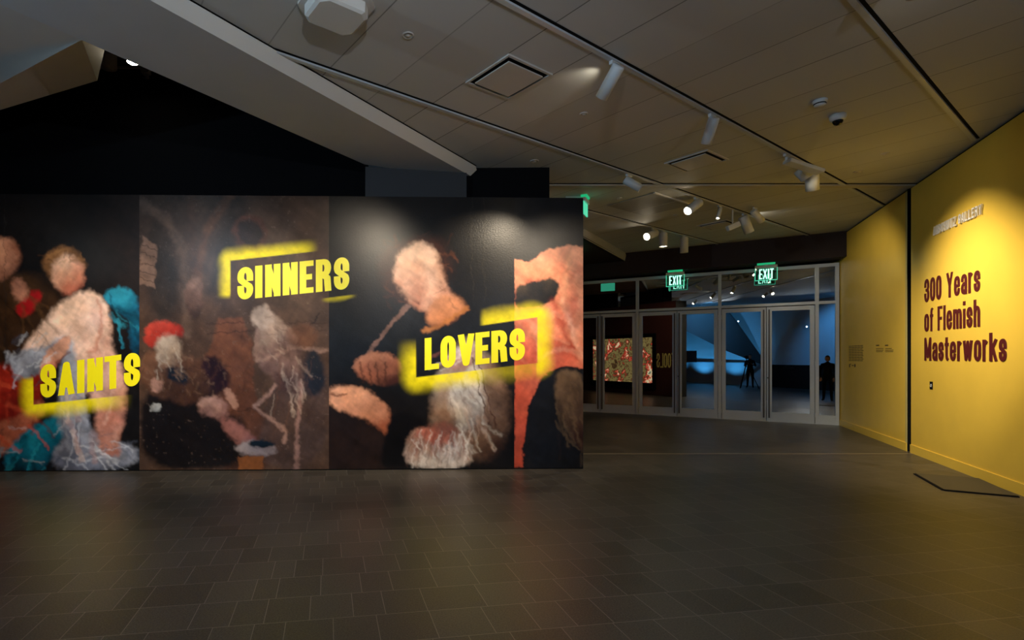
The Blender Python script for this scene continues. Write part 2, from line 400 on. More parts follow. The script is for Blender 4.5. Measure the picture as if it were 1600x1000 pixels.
# high recess back and lid
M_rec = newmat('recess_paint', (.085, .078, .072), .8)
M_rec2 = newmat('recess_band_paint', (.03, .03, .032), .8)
bm = bmesh.new(); slab(bm, [at_d(-400, 107, 9.2), at_d(600, 107, 9.2), at_d(600, 200, 9.2), at_d(-400, 200, 9.2)], (0, .1, 0))
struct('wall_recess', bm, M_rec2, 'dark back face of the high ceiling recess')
zr = at_d(0, 107, 9.2).z
bm = bmesh.new(); slab(bm, [(-16, -9, zr), (2.5, -9, zr), (2.5, 9.3, zr), (-16, 9.3, zr)], (0, 0, .1))
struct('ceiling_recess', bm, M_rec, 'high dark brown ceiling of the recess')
bm = bmesh.new(); slab(bm, [at_d(150, 105.5, 9.1), at_d(420, 105.5, 9.1), at_d(420, 108, 9.1), at_d(150, 108, 9.1)], (0, -.05, 0))
struct('trim_recess', bm, M_warmc, 'thin pale ledge in the ceiling recess')

# lower soffit at the right of the mural
zs = ZC-.21
q0 = ceil_pt(912, 357); q1 = ceil_pt(977, 394); qd = (q1-q0).normalized()
r0 = at_z(912, 372, zs); r1 = at_z(981, 410, zs); rd = (r1-r0).normalized()
so = empty('slanted_soffit', (r0.x, r0.y, zs), 'pale edged slanted soffit coming from behind the mural end', 'ceiling beam')
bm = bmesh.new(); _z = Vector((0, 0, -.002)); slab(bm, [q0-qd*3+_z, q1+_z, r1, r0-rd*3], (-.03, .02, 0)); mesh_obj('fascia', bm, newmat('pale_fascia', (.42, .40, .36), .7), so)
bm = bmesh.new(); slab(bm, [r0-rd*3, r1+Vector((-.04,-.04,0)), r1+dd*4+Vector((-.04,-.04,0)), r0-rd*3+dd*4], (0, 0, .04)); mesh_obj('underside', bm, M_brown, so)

# far wall behind doors / dark bulkhead over the doors
bkt = -0.02
off = .52
zb = 3.76
bm = bmesh.new()
A = door_pt(-.35, zb, off); B = door_pt(9.5, zb, off)
A2 = door_pt(-.35, zb, -.05); B2 = door_pt(9.5, zb, -.05)
slab(bm, [A, B, B2, A2], (0, 0, ZC-zb-.001))
struct('wall_bulkhead', bm, M_brown, 'dark brown bulkhead above the glass doors')
bm = bmesh.new(); C0 = door_pt(6.6, 0, .05); C1 = door_pt(12, 0, .05)
slab(bm, [C0, C1, door_pt(12, 0, -.1), door_pt(6.6, 0, -.1)], (0, 0, 3.9))
struct('wall_door_side', bm, M_brown, 'dark brown wall left of the glass doors, behind the mural')

# ---------------------------------------------------------------- yellow wall, two panels with a slot between
ys, _ = yw_px(1423.5, 600); ys2, _ = yw_px(1417.5, 600)
yend = (DP.y+.1)
ynear = 2.2
def wall_slab(name, y0, y1, lab):
    bm = bmesh.new()
    slab(bm, [yw(y0, 0), yw(y1, 0), yw(y1, ZC-.03), yw(y0, ZC-.03)], -WN*.25)
    return struct(name, bm, M_yellow, lab)
wall_slab('wall_right', ynear, ys, 'yellow wall panel carrying the exhibition title')
wall_slab('wall_right_far', ys2, yend+.5, 'yellow wall panel between black slot and glass doors')
for nm, y0, y1, lb in (('baseboard_right', ynear, ys, 'yellow baseboard under the title wall'), ('baseboard_right_far', ys2, yend-.05, 'yellow baseboard of the far wall panel')):
    bm = bmesh.new(); slab(bm, [yw(y0, 0), yw(y1, 0), yw(y1, .135), yw(y0, .135)], WN*.014); struct(nm, bm, M_yellow, lb)
bm = bmesh.new(); slab(bm, [yw(ys-.02, 0, -.2), yw(ys2+.02, 0, -.2), yw(ys2+.02, ZC, -.2), yw(ys-.02, ZC, -.2)], -WN*.04)
slab(bm, [yw(ynear, ZC-.03, -.02), yw(yend, ZC-.03, -.02), yw(yend, ZC-.001, -.02), yw(ynear, ZC-.001, -.02)], -WN*.2)
slab(bm, [yw(ys, 0, -.001), yw(ys+.004, 0, -.001), yw(ys+.004, ZC-.002, -.001), yw(ys, ZC-.002, -.001)], -WN*.2)
slab(bm, [yw(ys2, 0, -.001), yw(ys2-.004, 0, -.001), yw(ys2-.004, ZC-.002, -.001), yw(ys2, ZC-.002, -.001)], -WN*.2)
struct('trim_1', bm, M_groove, 'black vertical slot and shadow gap of the yellow wall')
bm = bmesh.new(); slab(bm, [yw(ys2, 0), yw(ys2+.055, 0), yw(ys2+.055, ZC-.03), yw(ys2, ZC-.03)], WN*.004)
struct('trim_2', bm, newmat('pale_yellow_edge', lin((200, 185, 120)), .5), 'pale edge strip beside the black slot')

# floor strip and ceiling partition track at Y = 8.45
YT = 8.42
bm = bmesh.new(); box(bm, (5.0, floor_pt(1000, 709).y, .001), (7.0, .035, .004))
struct('trim_3', bm, newmat('brass_strip', (.34, .28, .2), .35, metal=.5), 'thin metal strip let into the floor')
bm = bmesh.new(); xa = k1.x; yt0 = ceil_pt(1000, 289.5).y
box(bm, ((xa+8.08)/2, yt0, ZC-.012), (8.08-xa, .13, .03)); 
tr = mesh_obj('partition_track', bm, newmat('cream_track', (.45, .43, .38), .5)); tag(tr, 'long pale ceiling track running straight across to the black slot', 'ceiling track')
bm = bmesh.new(); box(bm, ((xa+8.08)/2, yt0-.085, ZC-.002), (8.08-xa, .03, .006)); mesh_obj('groove', bm, M_groove, tr)

# back of the hall behind the camera and side walls
M_lob = M_blueroom
bm = bmesh.new(); slab(bm, [(-16, -9, 0), (-16, 8, 0), (-16, 8, 6.6), (-16, -9, 6.6)], (-.1, 0, 0)); struct('wall_left', bm, M_dgrey, 'far left wall outside the picture')
bm = bmesh.new(); slab(bm, [(-16, -9, 0), (9, -9, 0), (9, -9, 6.6), (-16, -9, 6.6)], (0, -.1, 0)); struct('wall_back', bm, M_lob, 'pale wall of the lobby behind the photographer')
# angled pale wall that the door glass reflects
w0 = refl_hit(1062, 600, -4.6); w1 = refl_hit(1196, 600, -3.0)
w2_ = Vector((4.6, -1.6, 0))
bm = bmesh.new()
slab(bm, [(w0.x-3.5, w0.y-1.4, 0), (w0.x, w0.y, 0), (w0.x, w0.y, 4.3), (w0.x-3.5, w0.y-1.4, 4.3)], (0, -.1, 0))
slab(bm, [(w0.x, w0.y, 0), (w1.x, w1.y, 0), (w1.x, w1.y, 4.3), (w0.x, w0.y, 4.3)], (0, -.1, 0))
slab(bm, [(w1.x, w1.y, 0), (w2_.x, w2_.y, 0), (w2_.x, w2_.y, 4.3), (w1.x, w1.y, 4.3)], (0, -.1, 0))
slab(bm, [(w2_.x, w2_.y, 0), (5.6, 2.2, 0), (5.6, 2.2, 4.3), (w2_.x, w2_.y, 4.3)], (.1, 0, 0))
struct('wall_lobby', bm, M_lob, 'angled pale lobby wall behind the photographer, lit blue')
bm = bmesh.new()
slab(bm, [(w1.x+.3, w1.y+.25, 0), (w2_.x-.15, w2_.y+.15, 0), (w2_.x-.15, w2_.y+.15, 1.16), (w1.x+.3, w1.y+.25, 1.16)], (-.05, -.18, 0))
struct('wall_low_counter', bm, M_brown, 'low dark parapet along the lobby wall')

# dark room beyond the doors
zz = 4.3
R0 = door_pt(-2.5, 0, -.3); R1 = door_pt(12, 0, -.3)
bm = bmesh.new()
far0 = R0+mm*7; far1 = R1+mm*7
slab(bm, [far0, far1, far1+Vector((0, 0, zz)), far0+Vector((0, 0, zz))], mm*.1)
slab(bm, [R0-mm*.2+dd*2.45, R0+mm*.9+dd*1.6, R0+mm*.9+dd*1.6+Vector((0, 0, zz)), R0-mm*.2+dd*2.45+Vector((0, 0, zz))], -dd*.1)
slab(bm, [R0+mm*.9+dd*1.6, far0, far0+Vector((0, 0, zz)), R0+mm*.9+dd*1.6+Vector((0, 0, zz))], -dd*.1)
struct('wall_beyond_doors', bm, M_dgrey, 'dark walls of the gallery beyond the glass doors')

# ---------------------------------------------------------------- glass door wall
def dbox(bm, t0, t1, z0, z1, o0, o1):
    slab(bm, [door_pt(t0, z0, o0), door_pt(t1, z0, o0), door_pt(t1, z1, o0), door_pt(t0, z1, o0)], -mm*(o1-o0))
ZT, ZH, ZD = 2.84, 3.70, 2.755
posts = [(-.03, .035), (.335, .405), (2.275, 2.345), (4.205, 4.275), (6.14, 6.21)]
win = empty('window_1', door_pt(3, 0)); win['kind'] = 'structure'; win['label'] = 'pale metal frame with glass transoms over the row of doors'
bm = bmesh.new()
for a, b in posts: dbox(bm, a, b, 0, ZH, -.05, .06)
dbox(bm, -.03, 6.21, ZH-.075, ZH+.001, -.05, .062); dbox(bm, -.03, 6.21, ZT-.065, ZT, -.05, .062)
dbox(bm, .035, .335, 0, .21, -.04, .05)
mesh_obj('frame', bm, M_alu, win)
bm = bmesh.new(); dbox(bm, .035, .335, .21, ZT-.065, -.006, .006); mesh_obj('sidelight_pane', bm, M_glass, win)
for a, b in ((.035, .335), (.405, 2.275), (2.345, 4.205), (4.275, 6.14)):
    bm = bmesh.new(); dbox(bm, a, b, ZT, ZH-.075, -.006, .006); mesh_obj('transom_pane', bm, M_glass, win)
dn = 1
for a, b in ((.405, 2.275), (2.345, 4.205), (4.275, 6.14)):
    mid = (a+b)/2
    for (l, r, hs) in ((a+.008, mid-.006, 1), (mid+.006, b-.008, -1)):
        d = empty('door_%d' % dn, door_pt((l+r)/2, 0)); d['kind'] = 'structure'
        d['label'] = ['glass door leaf beside the narrow sidelight', 'glass door leaf second from the yellow wall', 'glass door leaf just left of the second post', 'glass door leaf third pair right hand', 'glass door leaf showing reflected bright picture', 'glass door leaf half hidden by the mural end'][dn-1]
        bm = bmesh.new(); sw = .085
        g0_, g1_ = l+sw, r-sw
        if hs == 1: g1_ = r-sw-.02
        else: g0_ = l+sw+.02
        dbox(bm, l, g0_, .012, ZD, -.03, .03); dbox(bm, g1_, r, .012, ZD, -.03, .03)
        dbox(bm, g0_, g1_, ZD-.095, ZD, -.03, .03); dbox(bm, g0_, g1_, .012, .225, -.03, .03)
        mesh_obj('leaf_frame', bm, M_alu, d)
        bm = bmesh.new(); dbox(bm, g0_, g1_, .225, ZD-.095, -.006, .006); mesh_obj('pane', bm, M_glass, d)
        bm = bmesh.new(); c = (r-.048) if hs == 1 else (l+.048)
        dbox(bm, c-.016, c+.016, .09, ZD-.06, .055, .085)
        for z in (.14, ZD-.12): dbox(bm, c-.01, c+.01, z-.01, z+.01, .03, .055)
        mesh_obj('door_handle', bm, M_bronze, d)
        if hs == 1:
            bm = bmesh.new(); c = r-.025; p = door_pt(c, 1.05, .03)
            lathe(bm, [(.018, 0), (.018, .014), (.008, .016)], aim(p, -mm), 16); mesh_obj('lock', bm, M_bronze, d)
        bm = bmesh.new()
        for z in (.2, 1.4, 2.55):
            c = l+.0 if hs == 1 else r-.0
            tube(bm, door_pt(c, z-.05, .036), door_pt(c, z+.05, .036), .012, 10)
        mesh_obj('hinge', bm, M_alu, d)
        dn += 1
# sheet of the door threshold
bm = bmesh.new(); dbox(bm, 0, 6.2, 0, .01, -.06, .08); struct('trim_4', bm, M_alu, 'metal door threshold')

# ================================================================ TRACKS, LIGHTS
def on_track(s, t, z=ZC): p = TD*t+SD*s; return Vector((p.x, p.y, z))
def track(name, s, t0, t1, lab):
    e = empty(name, on_track(s, (t0+t1)/2, ZC), lab, 'lighting track', 'ceiling lighting tracks')
    bm = bmesh.new()
    slab(bm, [on_track(s-.022+.02, t0, ZC-.022), on_track(s-.022+.02, t1, ZC-.022), on_track(s+.022+.02, t1, ZC-.022), on_track(s+.022+.02, t0, ZC-.022)], (0, 0, .024))
    mesh_obj('rail', bm, M_track, e)
    bm = bmesh.new()
    slab(bm, [on_track(s-.03, t0, ZC-.004), on_track(s-.03, t1, ZC-.004), on_track(s-.002, t1, ZC-.004), on_track(s-.002, t0, ZC-.004)], (0, 0, .003))
    mesh_obj('groove', bm, M_groove, e)
    return e
def tt(p): return p.dot(TD)
def ss(p): return p.dot(SD)
def bulk_t(s):   # where a track meets the bulkhead
    o = door_pt(0, 0, off); d = dd; # o + d*k  with SD component s
    k = (s-ss(o))/ss(d); return tt(o+d*k)
def wall_t(s):
    o = yw(5, 0); k = (s-ss(o))/ss(WD); return tt(o+WD*k)
s1, s2, s3, s4 = ss(ceil_pt(1440, 116)), ss(ceil_pt(1000, 112)), ss(ceil_pt(800, 206)), ss(ceil_pt(1000, 349))
track('lighting_track', s1, -3, wall_t(s1)-.1, 'ceiling lighting track nearest the yellow wall at the upper right')
track('lighting_track', s2, -2, wall_t(s2)-.02, 'ceiling lighting track from top centre past the large spotlights')
track('lighting_track', s3, tt(ceil_pt(412, 66)), bulk_t(s3)-.02, 'ceiling lighting track starting beside the slanted beam')
track('lighting_track', s4, tt(ceil_pt(905, 326)), bulk_t(s4)-.02, 'far ceiling lighting track carrying the three hooded spots near the doors')

def spot_can(base, direc, L, R, label, power=0, cone=50, col=(1, .83, .6), lens_on=False, name='track_spotlight', blend=.6, group='ceiling track spotlights', size=.03):
    """cylindrical spotlight hung under its track; base is the point on the ceiling"""
    base = Vector(base); direc = Vector(direc).normalized()
    e = empty(name, base, label, 'spotlight', group)
    bm = bmesh.new(); box(bm, base+Vector((0, 0, -.041)), (.12, .035, .035), yawM(TD), .004); mesh_obj('adapter', bm, M_plast, e)
    top = base+Vector((0, 0, -.10))
    bm = bmesh.new(); tube(bm, base+Vector((0, 0, -.055)), top, .012, 10); mesh_obj('stem', bm, M_plast, e)
    a = top-direc*.02*0+Vector((0, 0, -R*.5))
    a = a - direc*(L*.25)
    M = aim(a, direc)
    bm = bmesh.new(); lathe(bm, [(R*.0, -.001), (R*.88, 0), (R, .012), (R, L), (R*.93, L), (R*.90, L-.035), (0, L-.035)], M, 32); 
    h = mesh_obj('housing', bm, M_plast, e, True)
    bm = bmesh.new(); lathe(bm, [(0, L-.028), (R*.86, L-.028), (R*.86, L-.033), (0, L-.033)], M, 28)
    mesh_obj('lens', bm, M_lens if (lens_on or power) else M_lensdim, e)
    if power:
        d = bpy.data.lights.new('bulb', 'SPOT'); d.energy = power; d.spot_size = math.radians(cone); d.spot_blend = blend; d.color = col; d.shadow_soft_size = size
        o = bpy.data.objects.new('bulb', d); COL.objects.link(o); o.location = a+direc*(L+.01)
        o.rotation_euler = direc.to_track_quat('-Z', 'Y').to_euler()
        o.parent = e; bpy.context.view_layer.update(); o.matrix_parent_inverse = e.matrix_world.inverted()
    return e
def v3(a, b): return Vector(b)-Vector(a)
MUR = Vector((0, 7.2, 2.0))
b = on_track(s2+.02, tt(ceil_pt(957, 95)))
spot_can(b, v3(b+Vector((0,0,-.2)), (.9, 7.2, 1.9)), .30, .058, 'largest white cylinder spotlight hanging under the middle track', 220, 62)
b = on_track(s2+.02, tt(ceil_pt(1108, 178)))
spot_can(b, v3(b+Vector((0,0,-.2)), (3.3, 8.6, 0)), .28, .058, 'white cylinder spotlight second along the middle track with a glint of light below', 60, 50)
b = on_track(s3+.02, tt(ceil_pt(984, 270)))
spot_can(b, (.62, -.25, -.5), .27, .062, 'white cylinder spotlight tipped sideways just before the straight ceiling track')
# cluster at x 1230-1275
b = on_track(s2+.02, tt(ceil_pt(1226, 240)))
e = empty('flood_light', b, 'flat white wall washer bar hanging from the middle track', 'spotlight')
bm = bmesh.new(); box(bm, b+Vector((0, 0, -.041)), (.14, .035, .035), yawM(TD), .004); tube(bm, b+Vector((0, 0, -.05)), b+Vector((0, 0, -.15)), .018); mesh_obj('stem', bm, M_plast, e)
bm = bmesh.new(); box(bm, b+Vector((.22, -.02, -.19)), (.52, .14, .05), Matrix.Rotation(.25, 3, 'Y') @ Matrix.Rotation(.1, 3, 'Z'), .012); mesh_obj('housing', bm, M_plast, e)
b = on_track(s2+.02, tt(ceil_pt(1252, 252)))
spot_can(b, v3(b, (7.4, 6.95, 1.55)), .17, .085, 'short wide white spotlight glowing underneath, in the cluster near the yellow wall', 270, 92, lens_on=True, blend=1.0)
b = on_track(s2+.02, tt(ceil_pt(1264, 262)))
spot_can(b, (.25, .3, -.9), .26, .085, 'white hooded spotlight at the right of the cluster near the yellow wall')
# beyond the straight track
b = on_track(s3+.02, tt(ceil_pt(1092, 306)))
spot_can(b, v3(b+Vector((0,0,-.2)), (1.0, 7.5, 1.4)), .34, .075, 'brightest starry spotlight beyond the straight ceiling track', 110, 60, lens_on=True)
b = on_track(s3+.02, tt(ceil_pt(1126, 319)))
spot_can(b, v3(b, (4.0, 8.5, 0)), .22, .035, 'slim white spotlight with a small bright tip right of the starry one', 10, 50, lens_on=True)
b = on_track(s3+.02, tt(ceil_pt(1166, 332)))
spot_can(b, (.4, .1, -.8), .34, .085, 'white cylinder spotlight farthest right on the track by the bulkhead')
b = on_track(s3+.02, tt(ceil_pt(1146, 326)))
e = empty('flood_light', b, 'small angular wall washer left of the farthest cylinder spotlight', 'spotlight')
bm = bmesh.new(); tube(bm, b+Vector((0, 0, -.025)), b+Vector((0, 0, -.32)), .012); mesh_obj('stem', bm, M_plast, e)
bm = bmesh.new(); box(bm, b+Vector((-.02, -.05, -.34)), (.24, .1, .10), Matrix.Rotation(-.4, 3, 'Y'), .02); mesh_obj('housing', bm, M_plast, e)
for (px, py, dirv, L, R, lab, pw) in (
    (1017, 356, None, .34, .08, 'bright spotlight aimed at the viewer on the farthest track', 90),
    (1036, 359, (0, 0, -1), .30, .085, 'upright white cylinder spotlight glowing underneath on the farthest track', 30),
    (1065, 368, (.02, .05, -1), .34, .085, 'upright white cylinder spotlight nearest the bulkhead on the farthest track', 0)):
    b = on_track(s4+.02, tt(ceil_pt(px, py)))
    dv = v3(b+Vector((0,0,-.2)), (-1.2, 7.5, 1.3)) if dirv is None else dirv
    spot_can(b, dv, L, R, lab, pw, 62, lens_on=bool(pw))
# fixtures outside the frame that light the mural and the title wall
def off_spot(x, y, tgt, pw, cone, lab, col=(1, .84, .62), blend=.6, size=.03):
    b = Vector((x, y, ZC)); spot_can(b, v3(b+Vector((0, 0, -.2)), tgt), .28, .058, lab, pw, cone, col, blend=blend, size=size)
off_spot(-.35, 2.95, (-1.3, 7.2, 1.6), 240, 58, 'spotlight above the photographer aimed at the middle of the mural')
off_spot(-1.9, 1.9, (-3.0, 7.1, 1.5), 330, 46, 'spotlight above left of the photographer aimed at the left mural panels')
off_spot(-3.0, 1.3, (-5.4, 7.0, 1.5), 330, 44, 'spotlight farthest left aimed at the mural edge')
off_spot(2.9, 3.0, (2.1, 7.25, 1.6), 150, 48, 'spotlight above aimed at the mural end panel')
off_spot(3.4, 3.55, (7.45, 7.15, 1.55), 420, 34, 'spotlight above right aimed at the title wall', (1, .86, .62), .9)
off_spot(6.3, 9.6, (9.0, 10.3, 1.7), 45, 100, 'spotlight aimed at the far yellow panel')

# ================================================================ CEILING ITEMS
def diffuser(cx_, cy_, size, label, closed=False):
    c = ceil_pt(cx_, cy_); e = empty('ceiling_vent', c, label, 'ceiling vent', 'square ceiling air diffusers')
    Mx = yawM(TD); z = ZC
    bm = bmesh.new(); h = size/2
    for sx, sy, w_, d_ in ((0, h-.012, size, .024), (0, -h+.012, size, .024), (h-.012, 0, .024, size-.048), (-h+.012, 0, .024, size-.048)):
        box(bm, Vector((c.x, c.y, z-.008))+Mx @ Vector((sx, sy, 0)), (w_, d_, .016), Mx)
    mesh_obj('outer_frame', bm, M_ceilw, e)
    bm = bmesh.new(); box(bm, (c.x, c.y, z-.002), (size-.04, size-.04, .003), Mx); mesh_obj('slot', bm, M_groove, e)
    bm = bmesh.new(); box(bm, (c.x, c.y, z-.022), (size*.78, size*.78, .012), Mx, .003); mesh_obj('centre_plate', bm, M_ceilw, e)
M_ceilw = newmat('vent_paint', (.52, .50, .47), .6)
diffuser(794.5, 121.5, .60, 'square ceiling vent nearest the camera, left of the large spotlight')
diffuser(1088, 251.5, .60, 'square ceiling vent below the second cylinder spotlight')
diffuser(1123, 351, .60, 'square ceiling vent far back among the hooded spotlights')
# flat access hatch
c = ceil_pt(1014, 320); Mx = yawM(TD)
e = empty('access_panel', c, 'flat grey access panel in the ceiling left of the starry spotlight', 'ceiling panel')
bm = bmesh.new(); box(bm, (c.x, c.y, ZC-.007), (1.2, .9, .01), Mx); mesh_obj('panel', bm, newmat('hatch_grey', (.30, .29, .27), .6), e)
bm = bmesh.new(); box(bm, Vector((c.x, c.y, ZC-.011))+Mx @ Vector((0, -.46, 0)), (1.24, .03, .02), Mx); box(bm, Vector((c.x, c.y, ZC-.007))+Mx @ Vector((.15, 0, 0)), (.012, .9, .012), Mx); mesh_obj('edge', bm, M_fascia, e)

def disc(px, py, r, label, name='sprinkler_cover', cat='sprinkler'):
    c = ceil_pt(px, py); bm = bmesh.new()
    lathe(bm, [(r, 0), (r, .006), (r*.8, .012), (r*.78, .006), (r*.4, .006), (r*.35, .014), (0, .016)], Matrix.Translation(c) @ Matrix.Rotation(math.pi, 4, 'X'), 28)
    o = mesh_obj(name, bm, M_ceilw, None, True); tag(o, label, cat, 'round ceiling covers'); return o
disc(637.5, 54.5, .05, 'round ceiling cover right of the rounded white box at top')
disc(912, 177.5, .045, 'round ceiling cover below the largest spotlight')
disc(835, 251.5, .06, 'round ceiling cover just above the black wall block')
disc(1383, 240, .05, 'round ceiling cover between the spotlight cluster and title wall')
disc(1341, 268, .06, 'round ceiling cover beside the straight track near the yellow wall')
disc(968, 309.5, .04, 'small dark round ceiling cover right of the mural top corner')
disc(1056, 336, .05, 'small round ceiling cover below the starry spotlight')
disc(1302, 346, .06, 'round ceiling cover near the yellow wall and bulkhead')

c = ceil_pt(1281, 157)
e = empty('smoke_detector', c, 'small white smoke detector left of the dome camera', 'smoke detector')
I4 = Matrix.Translation(c) @ Matrix.Rotation(math.pi, 4, 'X')
bm = bmesh.new(); lathe(bm, [(.068, 0), (.068, .018), (.055, .03), (.054, .05), (.035, .062), (0, .064)], I4); mesh_obj('body', bm, M_plast, e, True)
bm = bmesh.new(); lathe(bm, [(.056, .034), (.057, .036), (.057, .044), (.055, .046)], I4); mesh_obj('vent_ring', bm, M_groove, e, True)
c = ceil_pt(1309, 180)
e = empty('dome_camera', c, 'white dome security camera with black lens bubble on the ceiling', 'security camera')
I4 = Matrix.Translation(c) @ Matrix.Rotation(math.pi, 4, 'X')
bm = bmesh.new(); lathe(bm, [(.08, 0), (.08, .03), (.07, .06), (.05, .066), (.0, .066)], I4); mesh_obj('housing', bm, M_plast, e, True)
bm = bmesh.new(); lathe(bm, [(.052, .062), (.050, .08), (.036, .105), (.018, .114), (0, .116)], I4); mesh_obj('lens_bubble', bm, newmat('black_bubble', (.004, .004, .004), .08), e, True)

# rounded white box (access point / speaker) at top centre
c = ceil_pt(527, 4); Mx = Matrix.Rotation(math.radians(20), 3, 'Z')
e = empty('ceiling_speaker', (c.x, c.y, ZC), 'boxy white ceiling speaker with cut corners at the top of the picture', 'ceiling speaker')
def octa(hw, hd, ch): return [(-hw+ch, -hd), (hw-ch, -hd), (hw, -hd+ch), (hw, hd-ch), (hw-ch, hd), (-hw+ch, hd), (-hw, hd-ch), (-hw, -hd+ch)]
def loft(bm, rings):
    R_ = [[bm.verts.new(Vector(p)) for p in r] for r in rings]; n = len(R_[0])
    bm.faces.new(R_[0]); bm.faces.new(R_[-1])
    for a, b in zip(R_, R_[1:]):
        for i in range(n): bm.faces.new((a[i], a[(i+1) % n], b[(i+1) % n], b[i]))
cb = Vector((c.x-.01, c.y+.02, 0)); Mx = yawM(TD)
def ring(hw, hd, ch, z): return [cb+Mx @ Vector((x, y, 0))+Vector((0, 0, z)) for x, y in octa(hw, hd, ch)]
bm = bmesh.new(); loft(bm, [ring(.26, .22, .07, ZC), ring(.26, .22, .07, ZC-.02)]); mesh_obj('base_plate', bm, M_ceilw, e)
bm = bmesh.new(); loft(bm, [ring(.215, .18, .06, ZC-.02), ring(.215, .18, .06, ZC-.10), ring(.19, .16, .055, ZC-.115)]); mesh_obj('housing', bm, M_white, e)

# things in the upper left recess
p = at_d(169, 92, 8.6)
e = empty('recess_spotlight', p, 'grey cylinder spotlight in the high recess at upper left', 'spotlight')
bm = bmesh.new(); tube(bm, at_d(169, 106, 8.6), at_d(169, 70, 8.6), .13, 24); mesh_obj('housing', bm, M_white, e, True)
bm = bmesh.new(); tube(bm, at_d(156, 84, 8.6), at_d(146, 68, 8.6), .03, 12); mesh_obj('bracket', bm, M_white, e, True)
p = at_d(207, 96, 7.0)
e = empty('recess_lamp', p, 'lit lamp peeking out beneath the slanted beam edge', 'spotlight')
bm = bmesh.new(); lathe(bm, [(.075, 0), (.075, .2), (.0, .21)], aim(at_d(207, 97, 7.0), (.0, .1, 1)), 24); mesh_obj('housing', bm, M_white, e, True)
bm = bmesh.new(); lathe(bm, [(0, -.004), (.066, -.004), (.066, -.001)], aim(at_d(207, 97, 7.0), (.0, .1, 1)), 24); mesh_obj('lens', bm, M_lens, e)
e = empty('recess_bracket', at_d(228, 110, 8.8), 'small grey hanging bracket in the high recess', 'bracket')
bm = bmesh.new(); box(bm, at_d(228, 110, 8.8), (.13, .1, .12)); tube(bm, at_d(229, 114, 8.8), at_d(231, 128, 8.8), .03, 10); tube(bm, at_d(228, 110, 8.8), at_d(228, 107, 8.8)+Vector((0, 0, zr-at_d(228, 107, 8.8).z-.003)), .03, 10); mesh_obj('arm', bm, M_track, e)

# ================================================================ EXIT SIGNS
M_green = newmat('green_glow', (.02, .3, .15), .4, emit=(.06, .55, .32), es=.6)
M_gtext = newmat('green_white_letters', (.5, .9, .8), .4, emit=(.35, 1.0, .72), es=1.3)
M_gcan = newmat('green_lit_canopy', (.02, .22, .10), .5, emit=(.01, .40, .16), es=.5)
def exit_sign(name, pos, xdir, label, w_=.40, hh=.30, text=True, both=True):
    xdir = Vector(xdir).normalized(); n = Vector((xdir.y, -xdir.x, 0))        # n faces the reader
    pos = Vector(pos)
    e = empty(name, pos, label, 'exit sign')
    def P(u, v, k): return pos+xdir*u+Vector((0, 0, v))+n*k
    bm = bmesh.new(); slab(bm, [P(-w_*.40, 0, -.05), P(w_*.40, 0, -.05), P(w_*.40, 0, .05), P(-w_*.40, 0, .05)], (0, 0, -.035)); mesh_obj('canopy', bm, M_gcan, e)
    bm = bmesh.new(); slab(bm, [P(-w_/2, -.055, -.035), P(w_/2, -.055, -.035), P(w_/2, -.055, .035), P(-w_/2, -.055, .035)], (0, 0, -.06))
    slab(bm, [P(-.03, -.03, -.02), P(.03, -.03, -.02), P(.03, -.03, .02), P(-.03, -.03, .02)], (0, 0, -.03))
    mesh_obj('housing', bm, M_plast, e)
    bm = bmesh.new(); zt, zb_ = -.115, -.115-hh+.05
    slab(bm, [P(-w_/2+.01, zt, -.006), P(w_/2-.01, zt, -.006), P(w_/2-.01, zb_, -.006), P(-w_/2+.01, zb_, -.006)], n*.012); mesh_obj('panel', bm, M_sign_g if text else M_green, e)
    bm = bmesh.new()
    for (u0, u1, v0, v1) in ((-w_/2, w_/2, zb_-.014, zb_), (-w_/2, -w_/2+.012, zb_, zt), (w_/2-.012, w_/2, zb_, zt)):
        slab(bm, [P(u0, v0, -.01), P(u1, v0, -.01), P(u1, v1, -.01), P(u0, v1, -.01)], n*.02)
    mesh_obj('edge', bm, M_green, e)
    if text:
        bm = bmesh.new(); H_ = hh-.10; widths = {'E': .062, 'X': .078, 'I': .03, 'T': .07}; u = -.135
        for ch in 'EXIT':
            add_glyph(bm, ch, (lambda x, y, h, u=u: P(u+x, zb_+.025+y, .008+h)), widths[ch], H_, .024 if ch != 'I' else .026, .022, .003)
            add_glyph(bm, ch, (lambda x, y, h, u=u: P(u+x, zb_+.025+y, -.008-h)), widths[ch], H_, .024 if ch != 'I' else .026, .022, .003)
            u += widths[ch]+.014
        mesh_obj('lettering', bm, M_gtext, e)
    return e
def bulk_at(x):   # point of bulkhead lower front edge
    o = door_pt(0, 0, off-.06); r = (x-CX)/F
    k = (o.x-r*o.y)/(r*dd.y-dd.x); p = o+dd*k; return Vector((p.x, p.y, zb))
exit_sign('exit_sign', bulk_at(1055), -dd, 'green lit EXIT sign under the bulkhead, left of the two', .42, .33)
exit_sign('exit_sign', bulk_at(1197), -dd, 'green lit EXIT sign under the bulkhead, nearer the yellow wall', .44, .33)
p = ceil_pt(914.5, 306.5)
exit_sign('exit_sign', p, Vector((.331+.26, 1, 0)), 'green exit sign seen edge-on above the mural end', .30, .25, text=False)
bm = bmesh.new(); slab(bm, [at_z(884, 308.5, ZC-.018), at_z(908, 308.5, ZC-.018), at_z(908, 311, ZC-.018), at_z(884, 311, ZC-.018)], (0, 0, .017))
o = mesh_obj('sign_rail', bm, M_plast); tag(o, 'pale mounting rail of the edge-on exit sign', 'rail')
es_ = exit_sign('exit_sign', (4.05, 13.15, 4.0), dd, 'green sign with two small emergency lamps, mirrored in the door glass', .42, .28, text=False)
